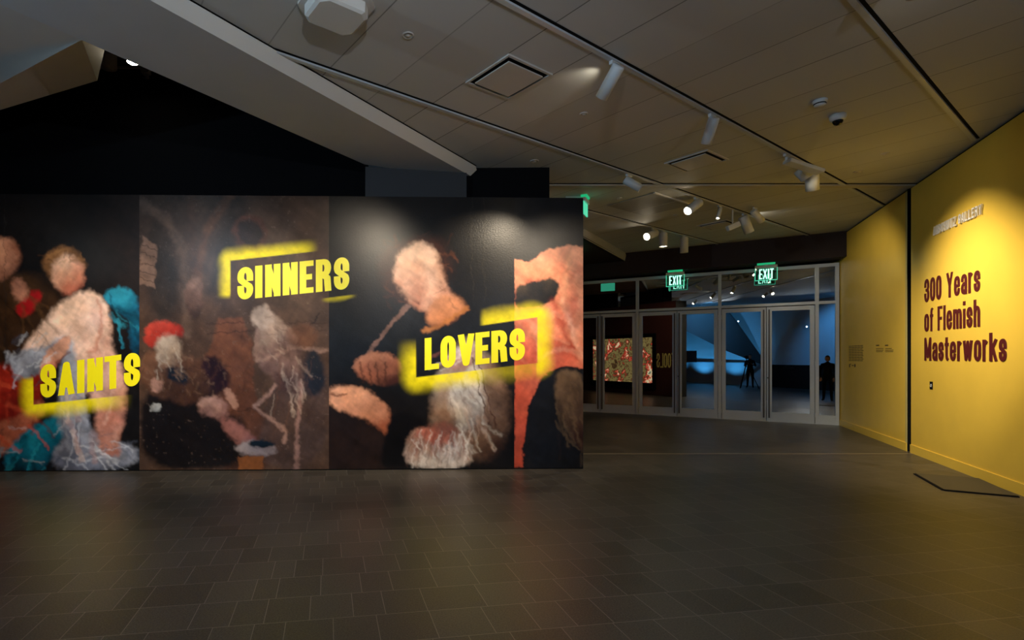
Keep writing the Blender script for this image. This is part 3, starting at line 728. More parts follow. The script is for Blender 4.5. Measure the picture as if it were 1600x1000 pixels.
bm = bmesh.new(); tube(bm, (4.05, 13.15, 4.001), (4.05, 13.15, ZC-.26), .02); mesh_obj('stem', bm, M_plast, es_)

# ================================================================ MURAL WALL
ma = floor_pt(0, 737); mb = floor_pt(911, 732.5)
mdir = (mb-ma).normalized(); mn = Vector((mdir.y, -mdir.x, 0))      # towards the camera
def mur_pt(x, y, offn=0.0):
    r = (x-CX)/F
    k = (ma.x-r*ma.y)/(r*mdir.y-mdir.x); p = ma+mdir*k
    return Vector((p.x, p.y, EYE+(CY-y)/F*p.y))+mn*offn
MZ = EYE+(CY-306.5)/F*7.18
XL = -190.0
TH = .60
mural = empty('mural_wall', (0, ma.y+.2, 0), 'freestanding printed wall with four painted panels and yellow SAINTS SINNERS LOVERS words', 'mural wall')
bm = bmesh.new()
pL_ = mur_pt(XL, 600, -.002); pR_ = mur_pt(911.3, 600, -.002)
slab(bm, [(pL_.x, pL_.y, .014), (pR_.x, pR_.y, .014), (pR_.x, pR_.y, MZ), (pL_.x, pL_.y, MZ)], -mn*TH)
mesh_obj('wall_core', bm, M_dgrey, mural)
bm = bmesh.new()
slab(bm, [(pL_.x, pL_.y, 0), (pR_.x, pR_.y, 0), (pR_.x, pR_.y, .014), (pL_.x, pL_.y, .014)], -mn*(TH-.01)); mesh_obj('base', bm, M_groove, mural)

# ---- paint engine (numpy), coordinates = millimetre-like print units on the wall face
rng = np.random.RandomState(11)
def vnoise(X, Y, scale, seed):
    r = np.random.RandomState(seed); N = 256; g = r.rand(N, N)
    x = X/scale+1000.0; y = Y/scale+1000.0
    xi = np.floor(x).astype(int); yi = np.floor(y).astype(int); fx = x-xi; fy = y-yi
    fx = fx*fx*(3-2*fx); fy = fy*fy*(3-2*fy)
    a = g[yi % N, xi % N]; b_ = g[yi % N, (xi+1) % N]; c_ = g[(yi+1) % N, xi % N]; d_ = g[(yi+1) % N, (xi+1) % N]
    return (a*(1-fx)+b_*fx)*(1-fy)+(c_*(1-fx)+d_*fx)*fy
def fbm(X, Y, scale, seed, o=4):
    s = 0; amp = .5
    for i in range(o): s = s+amp*vnoise(X, Y, scale/2**i, seed+i*17); amp *= .5
    return s/(1-.5**o)
STEP = 1.35
nx = int((911.0-XL)/STEP)+1; ny = int((737-305)/STEP)+1
gx = np.linspace(XL, 911.0, nx); gy = np.linspace(305.5, 736.5, ny)
# snap grid columns to the print joints
joints = [218.0, 514.0, 803.5]
ji = [int(np.argmin(abs(gx-j))) for j in joints]
for i, j in zip(ji, joints): gx[i] = j
PX, PY = np.meshgrid(gx, gy)
WX = PX+(fbm(PX, PY, 22, 3)-.5)*9+(fbm(PX, PY, 5, 13, 2)-.5)*5; WY = PY+(fbm(PX, PY, 22, 91)-.5)*9+(fbm(PX, PY, 5, 17, 2)-.5)*5
C = np.zeros(PX.shape+(3,)); C[:] = lin((17, 15, 16))
def L3(c): return np.array(lin(c))
def mixin(a, col, mask=None):
    global C
    a = np.clip(a, 0, 1)
    if mask is not None: a = a*mask
    col = L3(col) if not isinstance(col, np.ndarray) else col
    C = C*(1-a[..., None])+col*a[..., None]
def sdpoly(pts, X, Y):
    d = np.full(X.shape, 1e9); ins = np.zeros(X.shape, bool); n = len(pts)
    for i in range(n):
        x0, y0 = pts[i]; x1, y1 = pts[(i+1) % n]; ex, ey = x1-x0, y1-y0
        t = np.clip(((X-x0)*ex+(Y-y0)*ey)/(ex*ex+ey*ey+1e-9), 0, 1)
        d = np.minimum(d, np.hypot(X-x0-t*ex, Y-y0-t*ey))
        cnd = ((y0 > Y) != (y1 > Y)) & (X < (x1-x0)*(Y-y0)/((y1-y0) if y1 != y0 else 1e-9)+x0); ins ^= cnd
    return np.where(ins, -d, d)
def smooth(pts, it=2):
    for _ in range(it):
        q = []
        for i in range(len(pts)):
            a, b_ = pts[i], pts[(i+1) % len(pts)]
            q += [(a[0]*.75+b_[0]*.25, a[1]*.75+b_[1]*.25), (a[0]*.25+b_[0]*.75, a[1]*.25+b_[1]*.75)]
        pts = q
    return pts
def ss01(v): v = np.clip(v, 0, 1); return v*v*(3-2*v)
def patch(pts, col, soft=3, mask=None, hi=None, lo=None, ldir=(-.5, -.8), warp=True, alpha=1, sm=2):
    """soft-edged daub of colour; hi/lo = brighter and darker pigments laid across it"""
    X, Y = (WX, WY) if warp else (PX, PY)
    P_ = smooth(pts, sm) if sm else pts
    xs = [p[0] for p in P_]; ys_ = [p[1] for p in P_]; m = soft+12
    bb = (PX > min(xs)-m) & (PX < max(xs)+m) & (PY > min(ys_)-m) & (PY < max(ys_)+m)
    if not bb.any(): return
    sd = np.full(PX.shape, 1e3); sd[bb] = sdpoly(P_, X[bb], Y[bb])
    a = ss01(.5-sd/(2*soft))*alpha
    base = np.zeros(C.shape); base[:] = L3(col)
    cx_, cy_ = (min(xs)+max(xs))/2, (min(ys_)+max(ys_))/2; R = max(max(xs)-min(xs), max(ys_)-min(ys_))/2
    k = ((X-cx_)*ldir[0]+(Y-cy_)*ldir[1])/R+(fbm(X, Y, 26, 51)-.5)*1.1
    if hi is not None:
        f = ss01(k*.9+.15)[..., None]; base = base*(1-f)+L3(hi)*f
    if lo is not None:
        f = ss01(-k*.9+.1)[..., None]; base = base*(1-f)+L3(lo)*f
    a = np.clip(a, 0, 1)*(1 if mask is None else mask)
    global_mix(a, base)
def global_mix(a, base):
    global C
    C = C*(1-a[..., None])+base*a[..., None]
def line(pts, wd, col, soft=1.5, mask=None, alpha=1):
    X, Y = WX, WY; d = np.full(PX.shape, 1e9)
    for (x0, y0), (x1, y1) in zip(pts, pts[1:]):
        ex, ey = x1-x0, y1-y0; t = np.clip(((X-x0)*ex+(Y-y0)*ey)/(ex*ex+ey*ey+1e-9), 0, 1)
        d = np.minimum(d, np.hypot(X-x0-t*ex, Y-y0-t*ey))
    mixin(ss01((wd/2+soft-d)/(2*soft))*alpha, col, mask)
def oval(cx_, cy_, rx, ry, ang=0, n=14):
    a = math.radians(ang)
    return [(cx_+rx*math.cos(t)*math.cos(a)-ry*math.sin(t)*math.sin(a), cy_+rx*math.cos(t)*math.sin(a)+ry*math.sin(t)*math.cos(a)) for t in [2*math.pi*i/n for i in range(n)]]
m1 = (PX < 218).astype(float); m2 = ((PX >= 218) & (PX < 514)).astype(float)
m3 = ((PX >= 514) & (PX < 803.5)).astype(float); m4 = (PX >= 803.5).astype(float)
# --- panel one: loose drapery study in rose, red, teal and grey
mixin(ss01((PX-120)/120)*ss01(1-(PY-305)/330)*(.5+fbm(PX, PY, 30, 5)), (44, 30, 24), m1)
patch([(-190, 470), (-60, 420), (0, 440), (60, 430), (105, 470), (100, 560), (40, 610), (-190, 640)], (52, 34, 22), 12, m1, hi=(84, 56, 34))
patch([(-190, 560), (0, 575), (45, 560), (72, 590), (60, 640), (0, 690), (-190, 700)], (150, 34, 22), 6, m1, hi=(196, 62, 40), lo=(80, 16, 14))
patch([(25, 480), (62, 450), (64, 470), (45, 498), (28, 496)], (160, 24, 28), 4, m1)
patch([(-190, 640), (-20, 660), (30, 655), (62, 620), (70, 650), (20, 700), (0, 718), (-190, 737)], (166, 88, 62), 6, m1, hi=(210, 120, 80), lo=(90, 34, 26))
patch([(5, 737), (10, 700), (55, 665), (110, 640), (100, 690), (70, 737)], (10, 78, 100), 5, m1, hi=(22, 122, 140), lo=(6, 30, 44))
patch([(160, 460), (185, 448), (218, 462), (218, 560), (206, 560), (202, 500), (172, 478)], (16, 88, 122), 4, m1, hi=(40, 140, 170), lo=(8, 40, 60))
patch([(0, 545), (30, 560), (62, 520), (85, 505), (100, 515), (100, 545), (60, 590), (20, 600), (22, 575)], (150, 152, 165), 4, m1, hi=(196, 198, 205), lo=(80, 84, 98))
patch([(88, 640), (100, 540), (125, 520), (130, 640), (150, 690), (218, 700), (218, 725), (150, 737), (80, 737), (86, 700), (102, 690)], (140, 142, 155), 6, m1, hi=(190, 190, 198), lo=(78, 80, 94), ldir=(.6, -.5))
patch([(-8, 378), (22, 372), (36, 400), (22, 436), (-4, 440), (-30, 410)], (176, 118, 92), 6, m1, hi=(206, 150, 118), lo=(100, 56, 40), ldir=(-.7, -.2))
patch([(18, 440), (36, 440), (50, 462), (30, 478), (20, 462)], (170, 112, 88), 5, m1)
patch(oval(100, 415, 33, 27), (120, 80, 46), 6, m1, hi=(160, 110, 66))
patch(oval(106, 430, 25, 30), (206, 150, 124), 6, m1, hi=(226, 180, 150), lo=(170, 96, 76))
patch([(95, 470), (130, 455), (160, 460), (176, 500), (172, 545), (196, 580), (196, 640), (184, 700), (188, 714), (152, 716), (150, 640), (118, 560), (112, 520), (60, 548), (30, 550), (76, 500)], (206, 160, 142), 6, m1, hi=(232, 196, 176), lo=(166, 104, 88))
patch([(62, 570), (84, 540), (112, 522), (108, 545), (84, 580), (66, 600)], (206, 148, 122), 4, m1, lo=(160, 90, 70))
line([(152, 470), (160, 510), (150, 545), (140, 552)], 5, (178, 112, 92), 4, m1, .7)
line([(60, 600), (86, 575), (108, 550)], 3, (120, 50, 38), 3, m1, .7)
for k in range(26):
    x0 = rng.uniform(-150, 210); y0 = rng.uniform(560, 735); a_ = rng.uniform(-1.2, .2); l_ = rng.uniform(15, 50)
    line([(x0, y0), (x0+l_*math.cos(a_), y0+l_*math.sin(a_)+6)], rng.uniform(1, 3), (30, 22, 26) if k % 2 else (200, 190, 190), 2.5, m1*(1-ss01((PX-150)/40)), .28)
line([(8, 305), (8, 560)], 1.0, (40, 40, 38), .8, m1, .5)
# --- panel two: brown interior with arches and heavy robes
mixin(np.ones(PX.shape), (58, 42, 34), m2)
mixin(fbm(PX, PY*.6, 40, 33)*.9, (84, 62, 50), m2)
mixin(ss01((440-PY)/160)*.6, (42, 34, 30), m2)
line([(218, 318), (262, 345), (286, 400), (292, 440), (292, 520)], 16, (96, 76, 66), 6, m2, .8)
line([(360, 305), (330, 350), (314, 400), (306, 440)], 13, (90, 60, 44), 6, m2, .8)
line([(300, 305), (300, 440)], 12, (70, 48, 38), 8, m2, .7)
patch([(230, 330), (262, 360), (280, 430), (276, 500), (232, 500)], (46, 36, 30), 8, m2, alpha=.8)
patch([(340, 390), (356, 340), (400, 315), (340, 440), (322, 470)], (34, 25, 22), 8, m2, alpha=.8)
patch([(220, 370), (243, 385), (243, 452), (220, 448)], (126, 96, 80), 2, m2, sm=0)
for y_ in range(385, 450, 13): line([(221, y_), (243, y_+8)], 1, (70, 50, 42), 1, m2)
patch(oval(304, 465, 15, 33), (92, 66, 56), 4, m2, hi=(132, 100, 88), lo=(50, 34, 30))
patch(oval(390, 362, 27, 27), (70, 42, 34), 5, m2); patch(oval(390, 364, 20, 20), (38, 26, 26), 4, m2)
patch([(322, 500), (396, 498), (396, 640), (440, 650), (440, 737), (322, 737)], (84, 50, 36), 4, m2, hi=(104, 64, 46), lo=(58, 36, 28), sm=1)
for y_ in (508, 520, 645): line([(322, y_), (510, y_-3)], 1.5, (48, 28, 22), 1.2, m2, .7)
patch([(440, 560), (512, 550), (512, 737), (400, 737), (410, 650)], (66, 50, 46), 8, m2, alpha=.8)
patch([(218, 610), (300, 590), (330, 640), (390, 660), (388, 737), (218, 737)], (20, 15, 15), 8, m2)
patch([(218, 560), (246, 545), (270, 560), (320, 560), (350, 590), (352, 620), (300, 640), (218, 612)], (74, 48, 36), 6, m2, hi=(104, 70, 52), lo=(34, 20, 24))
patch([(312, 560), (340, 556), (358, 590), (356, 612), (330, 610)], (34, 16, 24), 6, m2)
patch([(224, 512), (248, 502), (284, 510), (288, 526), (262, 528), (248, 546), (226, 540)], (158, 46, 34), 4, m2, hi=(190, 66, 50), lo=(100, 22, 20))
patch([(242, 528), (270, 524), (282, 540), (286, 565), (270, 580), (250, 570)], (150, 128, 112), 6, m2, hi=(180, 160, 144), lo=(96, 72, 60))
patch([(254, 576), (290, 574), (296, 604), (266, 600)], (18, 24, 34), 5, m2)
patch(oval(334, 640, 24, 17, 15), (140, 104, 98), 5, m2, hi=(168, 132, 124), lo=(90, 56, 54))
patch([(340, 650), (372, 662), (400, 688), (420, 700), (400, 708), (350, 682)], (128, 84, 80), 5, m2, lo=(80, 44, 44))
patch([(348, 608), (362, 612), (376, 632), (368, 644), (354, 628)], (158, 116, 100), 3, m2)
patch([(236, 594), (256, 596), (254, 614), (238, 616)], (150, 110, 96), 3, m2)
patch([(234, 634), (252, 630), (256, 640), (240, 646)], (150, 146, 140), 2, m2)
patch([(366, 694), (410, 690), (432, 700), (430, 716), (376, 714)], (120, 108, 112), 4, m2, hi=(150, 138, 140)); patch(oval(410, 696, 20, 7), (16, 26, 36), 3, m2)
patch([(372, 716), (412, 716), (412, 737), (372, 737)], (120, 72, 40), 2, m2, sm=0)
# a tall pale twisting drape instead of any figure
patch([(392, 486), (412, 476), (426, 490), (440, 505), (460, 520), (470, 545), (466, 570), (474, 600), (462, 622), (440, 610), (424, 590), (404, 575), (400, 545), (408, 520), (394, 505)], (118, 92, 84), 5, m2, hi=(162, 140, 126), lo=(64, 42, 40))
line([(430, 605), (408, 630), (396, 640), (420, 655), (446, 678), (444, 694)], 6, (140, 108, 98), 3, m2, .9)
line([(470, 600), (468, 640), (462, 670), (464, 735)], 7, (132, 100, 92), 3, m2, .9)
line([(404, 520), (400, 565), (420, 560), (450, 545), (510, 548)], 6, (136, 108, 98), 3, m2, .8)
line([(464, 540), (490, 505), (500, 490)], 2, (30, 20, 20), 1.5, m2, .9)
patch([(474, 550), (500, 545), (510, 600), (500, 620), (476, 620)], (26, 28, 36), 6, m2)
patch([(440, 520), (470, 505), (500, 520), (490, 545), (460, 545)], (96, 62, 44), 6, m2, alpha=.7)
mixin(ss01((fbm(PX, PY, 5, 71)-.70)*6)*.3, (110, 90, 80), m2)
# --- panel three: dark ground with warm flesh and pale satin masses
mixin(ss01((PY-430)/120)*ss01((640-PY)/120)*.8, (22, 26, 32), m3)
mixin(ss01((PY-600)/100)*ss01((640-PX)/60)*.8, (38, 24, 20), m3)
patch([(590, 420), (600, 385), (640, 370), (690, 372), (708, 400), (705, 430), (680, 470), (610, 470)], (44, 22, 16), 12, m3, hi=(66, 32, 20))
patch([(618, 405), (634, 382), (662, 376), (682, 392), (690, 425), (700, 450), (712, 475), (690, 500), (664, 488), (642, 478), (626, 452), (612, 430)], (202, 150, 124), 6, m3, hi=(226, 186, 160), lo=(160, 92, 66), ldir=(-.3, -.6))
patch([(668, 480), (700, 455), (730, 480), (712, 500), (688, 512), (664, 506)], (188, 124, 88), 6, m3, lo=(110, 60, 40))
line([(660, 520), (690, 508), (728, 482)], 7, (170, 108, 60), 3, m3, .8)
line([(636, 478), (600, 522), (552, 576)], 7, (112, 84, 76), 2, m3, .95)
patch([(548, 570), (570, 552), (600, 550), (628, 568), (630, 600), (618, 604), (590, 605), (560, 592)], (140, 84, 64), 4, m3, hi=(182, 120, 92), lo=(60, 30, 24))
for k in range(4): line([(562+k*13, 568), (566+k*13, 600)], 3, (50, 24, 18), 2.5, m3, .7)
patch([(514, 604), (545, 604), (580, 612), (612, 650), (604, 688), (580, 660), (540, 648), (514, 636)], (196, 132, 102), 5, m3, hi=(222, 160, 128), lo=(140, 76, 52))
line([(516, 618), (542, 620)], 4, (90, 44, 32), 2.5, m3, .8)
patch([(596, 700), (612, 650), (632, 646), (664, 660), (660, 690), (632, 737), (596, 737)], (10, 8, 9), 5, m3)
patch([(690, 572), (712, 540), (740, 530), (770, 560), (790, 600), (800, 680), (760, 737), (700, 700), (672, 672), (676, 620)], (122, 94, 78), 9, m3, hi=(158, 140, 126), lo=(56, 38, 32))
patch([(700, 620), (724, 580), (752, 566), (760, 640), (722, 690), (708, 660)], (178, 166, 158), 8, m3, hi=(205, 196, 190), lo=(110, 100, 98), ldir=(0, -1))
patch([(690, 572), (716, 540), (748, 536), (740, 566), (706, 584)], (190, 160, 152), 4, m3, hi=(222, 206, 204), lo=(140, 84, 76))
patch([(640, 672), (668, 672), (690, 662), (716, 672), (736, 700), (738, 737), (628, 737)], (148, 118, 104), 5, m3, hi=(196, 184, 176), lo=(120, 66, 58), ldir=(0, .9))
patch([(648, 672), (700, 676), (704, 700), (650, 694)], (160, 84, 70), 6, m3, alpha=.7)
for k in range(13):
    x0 = 636+k*8; line([(x0+14, 676), (x0+4, 705), (x0, 735)], 2, (214, 206, 200) if k % 2 else (70, 50, 44), 2, m3, .45)
for x0 in (738, 748): line([(x0, 560), (x0+18, 640), (x0+26, 668)], 2.5, (64, 36, 28), 1.5, m3, .8)
for x_ in (737, 756): line([(x_, 305), (x_, 470)], .9, (60, 54, 46), .8, m3, .4)
# --- panel four: salmon cloth against charcoal
mixin(np.ones(PX.shape), (20, 20, 24), m4)
patch([(803.5, 406), (830, 408), (845, 392), (880, 382), (915, 384), (915, 577), (880, 575), (848, 590), (824, 640), (816, 737), (803.5, 737)], (196, 92, 70), 2, m4, hi=(226, 150, 116), lo=(168, 66, 50), ldir=(.35, -.8), sm=0)
patch([(803.5, 446), (840, 438), (866, 434), (878, 446), (872, 464), (850, 480), (803.5, 484)], (26, 24, 26), 3, m4, hi=(70, 56, 42))
patch([(803.5, 484), (850, 480), (860, 472), (846, 530), (803.5, 540)], (40, 34, 34), 2, m4, sm=0, alpha=0)
line([(864, 470), (880, 520), (900, 560)], 7, (150, 52, 38), 6, m4, .7); line([(880, 470), (900, 540), (911, 560)], 6, (236, 176, 150), 5, m4, .7)
line([(845, 560), (880, 545), (911, 560)], 5, (226, 150, 126), 4, m4, .8); line([(890, 400), (880, 480)], 10, (226, 160, 120), 8, m4, .6)
patch([(818, 737), (822, 650), (846, 594), (880, 570), (915, 582), (915, 737)], (20, 21, 26), 1.5, m4, sm=2, warp=False)
patch([(868, 576), (915, 584), (915, 716), (892, 690), (870, 630)], (80, 62, 50), 5, m4, hi=(104, 82, 62), lo=(50, 30, 28))
patch([(820, 484), (845, 480), (838, 486), (803.5, 524)], (20, 20, 24), 1.5, m4, alpha=0)
# folds and lights worked over the large shapes
def folds(x0, x1, y0, y1, n_, ang, spread, ln, wd, cols, mask, al=.35, seed=5):
    r_ = np.random.RandomState(seed)
    for k_ in range(n_):
        xs0 = r_.uniform(x0, x1); ys0 = r_.uniform(y0, y1); a_ = math.radians(ang+r_.uniform(-spread, spread)); l_ = r_.uniform(.5, 1)*ln; b_ = r_.uniform(-.25, .25)
        pts_ = [(xs0+l_*t_*math.cos(a_+b_*t_), ys0+l_*t_*math.sin(a_+b_*t_)) for t_ in (0, .25, .5, .75, 1)]
        line(pts_, r_.uniform(.5, 1)*wd, cols[k_ % len(cols)], r_.uniform(1.5, 3.5), mask, al)
folds(700, 760, 580, 680, 26, 70, 25, 55, 3, [(214, 206, 198), (92, 70, 62), (170, 140, 126)], m3, .4, 5)
folds(640, 730, 672, 700, 26, 80, 22, 40, 3, [(220, 214, 208), (120, 50, 44), (60, 40, 36)], m3, .4, 6)
folds(690, 745, 540, 575, 12, 150, 20, 30, 3, [(232, 220, 216), (150, 90, 80)], m3, .4, 7)
folds(100, 190, 690, 725, 24, 15, 35, 45, 3, [(196, 198, 206), (82, 86, 102)], m1, .45, 8)
folds(95, 130, 560, 690, 16, 85, 12, 60, 4, [(176, 178, 190), (66, 68, 84)], m1, .45, 9)
folds(20, 90, 520, 590, 14, 130, 20, 36, 3, [(200, 202, 210), (70, 74, 90)], m1, .5, 10)
folds(0, 100, 665, 735, 16, 120, 30, 45, 4, [(30, 130, 150), (5, 24, 36)], m1, .45, 12)
folds(-120, 60, 570, 690, 26, 60, 40, 60, 6, [(214, 84, 52), (84, 16, 14), (180, 60, 36)], m1, .4, 14)
folds(-40, 60, 440, 560, 18, 70, 30, 60, 5, [(96, 66, 40), (24, 16, 12)], m1, .4, 15)
folds(165, 214, 455, 520, 10, 60, 25, 50, 4, [(46, 150, 180), (6, 34, 52)], m1, .5, 16)
folds(100, 180, 480, 680, 14, 85, 22, 60, 9, [(240, 208, 190), (170, 108, 92)], m1*ss01((PX-92)/10), .22, 17)
folds(225, 350, 555, 615, 60, 60, 60, 14, 2, [(130, 100, 80), (30, 20, 18), (96, 66, 50)], m2, .4, 18)
folds(245, 285, 530, 580, 24, 80, 20, 24, 2, [(186, 172, 158), (110, 88, 76)], m2, .45, 19)
folds(425, 475, 560, 620, 26, 75, 25, 40, 2.4, [(170, 148, 134), (70, 48, 44)], m2, .5, 20)
folds(400, 440, 490, 560, 22, 25, 30, 20, 2, [(168, 148, 136), (62, 42, 40)], m2, .45, 21)
folds(595, 710, 365, 470, 60, 40, 70, 20, 2.2, [(70, 34, 20), (26, 14, 12), (104, 56, 34)], m3*ss01((np.hypot((PX-655)/36, (PY-425)/48)-.85)*5), .5, 22)
folds(70, 134, 392, 425, 30, 150, 60, 16, 2.4, [(150, 104, 62), (84, 52, 30)], m1*ss01((420-PY)/12), .5, 23)
folds(804, 905, 390, 560, 26, 65, 25, 80, 8, [(232, 164, 134), (156, 58, 44), (206, 108, 84)], m4*ss01((np.hypot((PX-838)/42, (PY-460)/28)-1)*4)*ss01((575-PY)/14), .22, 24)
folds(868, 910, 590, 700, 20, 75, 15, 60, 4, [(104, 84, 64), (44, 32, 30)], m4, .35, 25)
folds(325, 510, 500, 640, 30, 88, 6, 50, 2, [(104, 66, 48), (50, 30, 24)], m2*ss01((PX-322)/8), .3, 26)
# canvas grain and brushing
gr = .86+.28*fbm(PX, PY, 6, 201, 3)
br = fbm(PX*.8+PY*.6, (PY*.8-PX*.6)*2.6, 34, 401, 5); br2 = fbm((PX*.5-PY*.87), (PY*.5+PX*.87)*3.2, 20, 433, 4)
C *= (gr*np.clip(.55+.9*br, .5, 1.5)*np.clip(.8+.4*br2, .7, 1.3))[..., None]
tn = (fbm(PX, PY, 50, 477)-.5)*.5; C[..., 0] *= 1+tn*.5; C[..., 2] *= 1-tn*.8
# --- sprayed yellow halos around the stencil words
YL = L3((250, 232, 20))
def halo(rect_pts, pts, width, amin, amax, mask_fn):
    sd = sdpoly(rect_pts, PX, PY)
    a = ss01((sd+.9)/1.8)*ss01(1-(sd-width*.3)/(width*1.5+10*(fbm(PX, PY, 25, 311)-.5)))*mask_fn
    a = a*np.clip(.82+.5*(fbm(PX, PY, 9, 301)-.5), 0, 1)
    a = np.clip(a, 0, 1)
    global C
    C = C*(1-a[..., None])+YL*a[..., None]
def ramp(v, a, b_): return ss01((v-a)/(b_-a))
# SINNERS frame
rc = [(360, 408), (498, 392), (556, 386), (556, 462), (500, 468), (360, 486)]
halo(rc, None, 13, 0, 1, np.clip(ramp(PX, 500, 470)*ramp(PY, 466, 452)+ramp(PX, 362, 358)*ramp(PY, 470, 458), 0, 1))
halo([(360, 408), (560, 386), (560, 460), (360, 486)], None, 5, 0, 1, .55*ramp(PX, 500, 515)*ramp(PX, 560, 540)*ramp(PY, 450, 460))
# LOVERS frame
rc = [(650, 525), (839.5, 496), (839.5, 569), (650, 592)]
halo(rc, None, 17, 0, 1, np.clip(ramp(PX, 748, 758)*ramp(PY, 560, 500)+ramp(PX, 836, 841)*ramp(PY, 640, 560)+ramp(PY, 555, 580)*ramp(PX, 760, 740)+ramp(PX, 655, 648)*ramp(PY, 528, 565)+.35*ramp(PY, 565, 572), 0, 1))
# SAINTS frame
rc = [(52.5, 590), (218, 560), (218, 617), (52.5, 634)]
halo(rc, None, 15, 0, 1, np.clip(ramp(PX, 54, 51)*ramp(PY, 588, 600)+ramp(PY, 600, 620)*ramp(PX, 210, 150), 0, 1)*m1)
C = np.clip(C*1.05, 0, .95)
# --- grid meshes, one per print panel
def mural_mat():
    m = bpy.data.materials.new('mural_print'); m.use_nodes = True; nt = m.node_tree; b_ = nt.nodes['Principled BSDF']
    at = nt.nodes.new('ShaderNodeAttribute'); at.attribute_name = 'pigment'; nt.links.new(at.outputs['Color'], b_.inputs['Base Color'])
    b_.inputs['Roughness'].default_value = .30; b_.inputs['Specular IOR Level'].default_value = .22
    tc = nt.nodes.new('ShaderNodeTexCoord'); n2 = nt.nodes.new('ShaderNodeTexNoise'); n2.inputs['Scale'].default_value = 55; n2.inputs['Detail'].default_value = 3
    nt.links.new(tc.outputs['Object'], n2.inputs['Vector'])
    bp = nt.nodes.new('ShaderNodeBump'); bp.inputs['Strength'].default_value = .35; bp.inputs['Distance'].default_value = .003
    nt.links.new(n2.outputs['Fac'], bp.inputs['Height']); nt.links.new(bp.outputs[0], b_.inputs['Normal'])
    return m
M_mural = mural_mat()
def grid_panel(name, c0, c1, lab):
    xs = gx[c0:c1+1]; n_ = len(xs)
    zs_ = np.linspace(MZ, .014, ny)
    base = np.array([[*(mur_pt(x, 600, 0))] for x in xs])
    V = np.zeros((ny, n_, 3)); V[:, :, 0] = base[None, :, 0]; V[:, :, 1] = base[None, :, 1]; V[:, :, 2] = zs_[:, None]
    V[:, :, 0] += mn.x*.004; V[:, :, 1] += mn.y*.004
    idx = np.arange(ny*n_).reshape(ny, n_)
    q = np.stack([idx[:-1, :-1], idx[1:, :-1], idx[1:, 1:], idx[:-1, 1:]], -1).reshape(-1, 4)
    me = bpy.data.meshes.new(name); me.vertices.add(ny*n_); me.vertices.foreach_set('co', V.reshape(-1).astype(np.float32))
    me.loops.add(q.size); me.loops.foreach_set('vertex_index', q.reshape(-1).astype(np.int32))
    me.polygons.add(len(q)); me.polygons.foreach_set('loop_start', (np.arange(len(q))*4).astype(np.int32)); me.polygons.foreach_set('loop_total', np.full(len(q), 4, np.int32))
    me.update(calc_edges=True)
    att = me.color_attributes.new('pigment', 'FLOAT_COLOR', 'POINT')
    cc = np.ones((ny*n_, 4), np.float32); cc[:, :3] = (C[:, c0:c1+1, :] if c1+1 <= nx else C[:, c0:, :]).reshape(-1, 3)
    if c0 > 0: cc.reshape(ny, n_, 4)[:, 0, :] = cc.reshape(ny, n_, 4)[:, 1, :]
    if c1 < nx-1: cc.reshape(ny, n_, 4)[:, -1, :] = cc.reshape(ny, n_, 4)[:, -2, :]
    att.data.foreach_set('color', cc.reshape(-1))
    me.materials.append(M_mural)
    o = bpy.data.objects.new(name, me); COL.objects.link(o); o.parent = mural
    bpy.context.view_layer.update(); o.matrix_parent_inverse = mural.matrix_world.inverted(); o['label'] = lab
grid_panel('print_panel', 0, ji[0], 'print panel of rose, red, teal and grey drapery shapes')
grid_panel('print_panel', ji[0], ji[1], 'brown print panel with arches and robe shapes')
grid_panel('print_panel', ji[1], ji[2], 'near black print panel with flesh and satin shapes')
grid_panel('print_panel', ji[2], nx-1, 'print panel of salmon cloth on charcoal')
# --- lettering on the mural
def mural_word(name, word, spans, x0, y0, scale, bl, hgt, px, py, lab):
    """spans: glyph extents along the word in close-up units; bl(x) baseline"""
    bm = bmesh.new()
    for ch, (a, b_) in zip(word, spans):
        W_ = (b_-a)/scale; X0 = x0+a/scale
        def place(x, y, h, X0=X0):
            px_ = X0+x; return mur_pt(px_, bl(px_)-y, .0045+h)
        stem = px if ch != 'I' else W_*.99
        add_glyph(bm, ch, place, W_, hgt, min(stem, W_*.99), py, .0025)
    o = mesh_obj(name, bm, M_letter, mural); o['label'] = lab
mural_word('lettering', 'SINNERS', [(208, 372), (392, 468), (496, 656), (679, 836), (855, 1000), (1024, 1186), (1212, 1372)], 340, 370, 6.667, lambda x: 469-(x-371)*.100, 50.5, 10.4, 8.6, 'yellow SINNERS lettering')
mural_word('lettering', 'LOVERS', [(290, 440), (455, 614), (634, 808), (818, 965), (984, 1152), (1174, 1334)], 620, 470, 6.667, lambda x: 578.5-(x-664)*.107, 50, 10.6, 8.6, 'yellow LOVERS lettering')
mural_word('lettering', 'SAINTS', [(256, 442), (465, 664), (692, 780), (814, 1000), (1018, 1218), (1250, 1442)], 30, 540, 7.62, lambda x: 622.5-(x-64)*.133, 52, 10.6, 8.8, 'yellow SAINTS lettering')
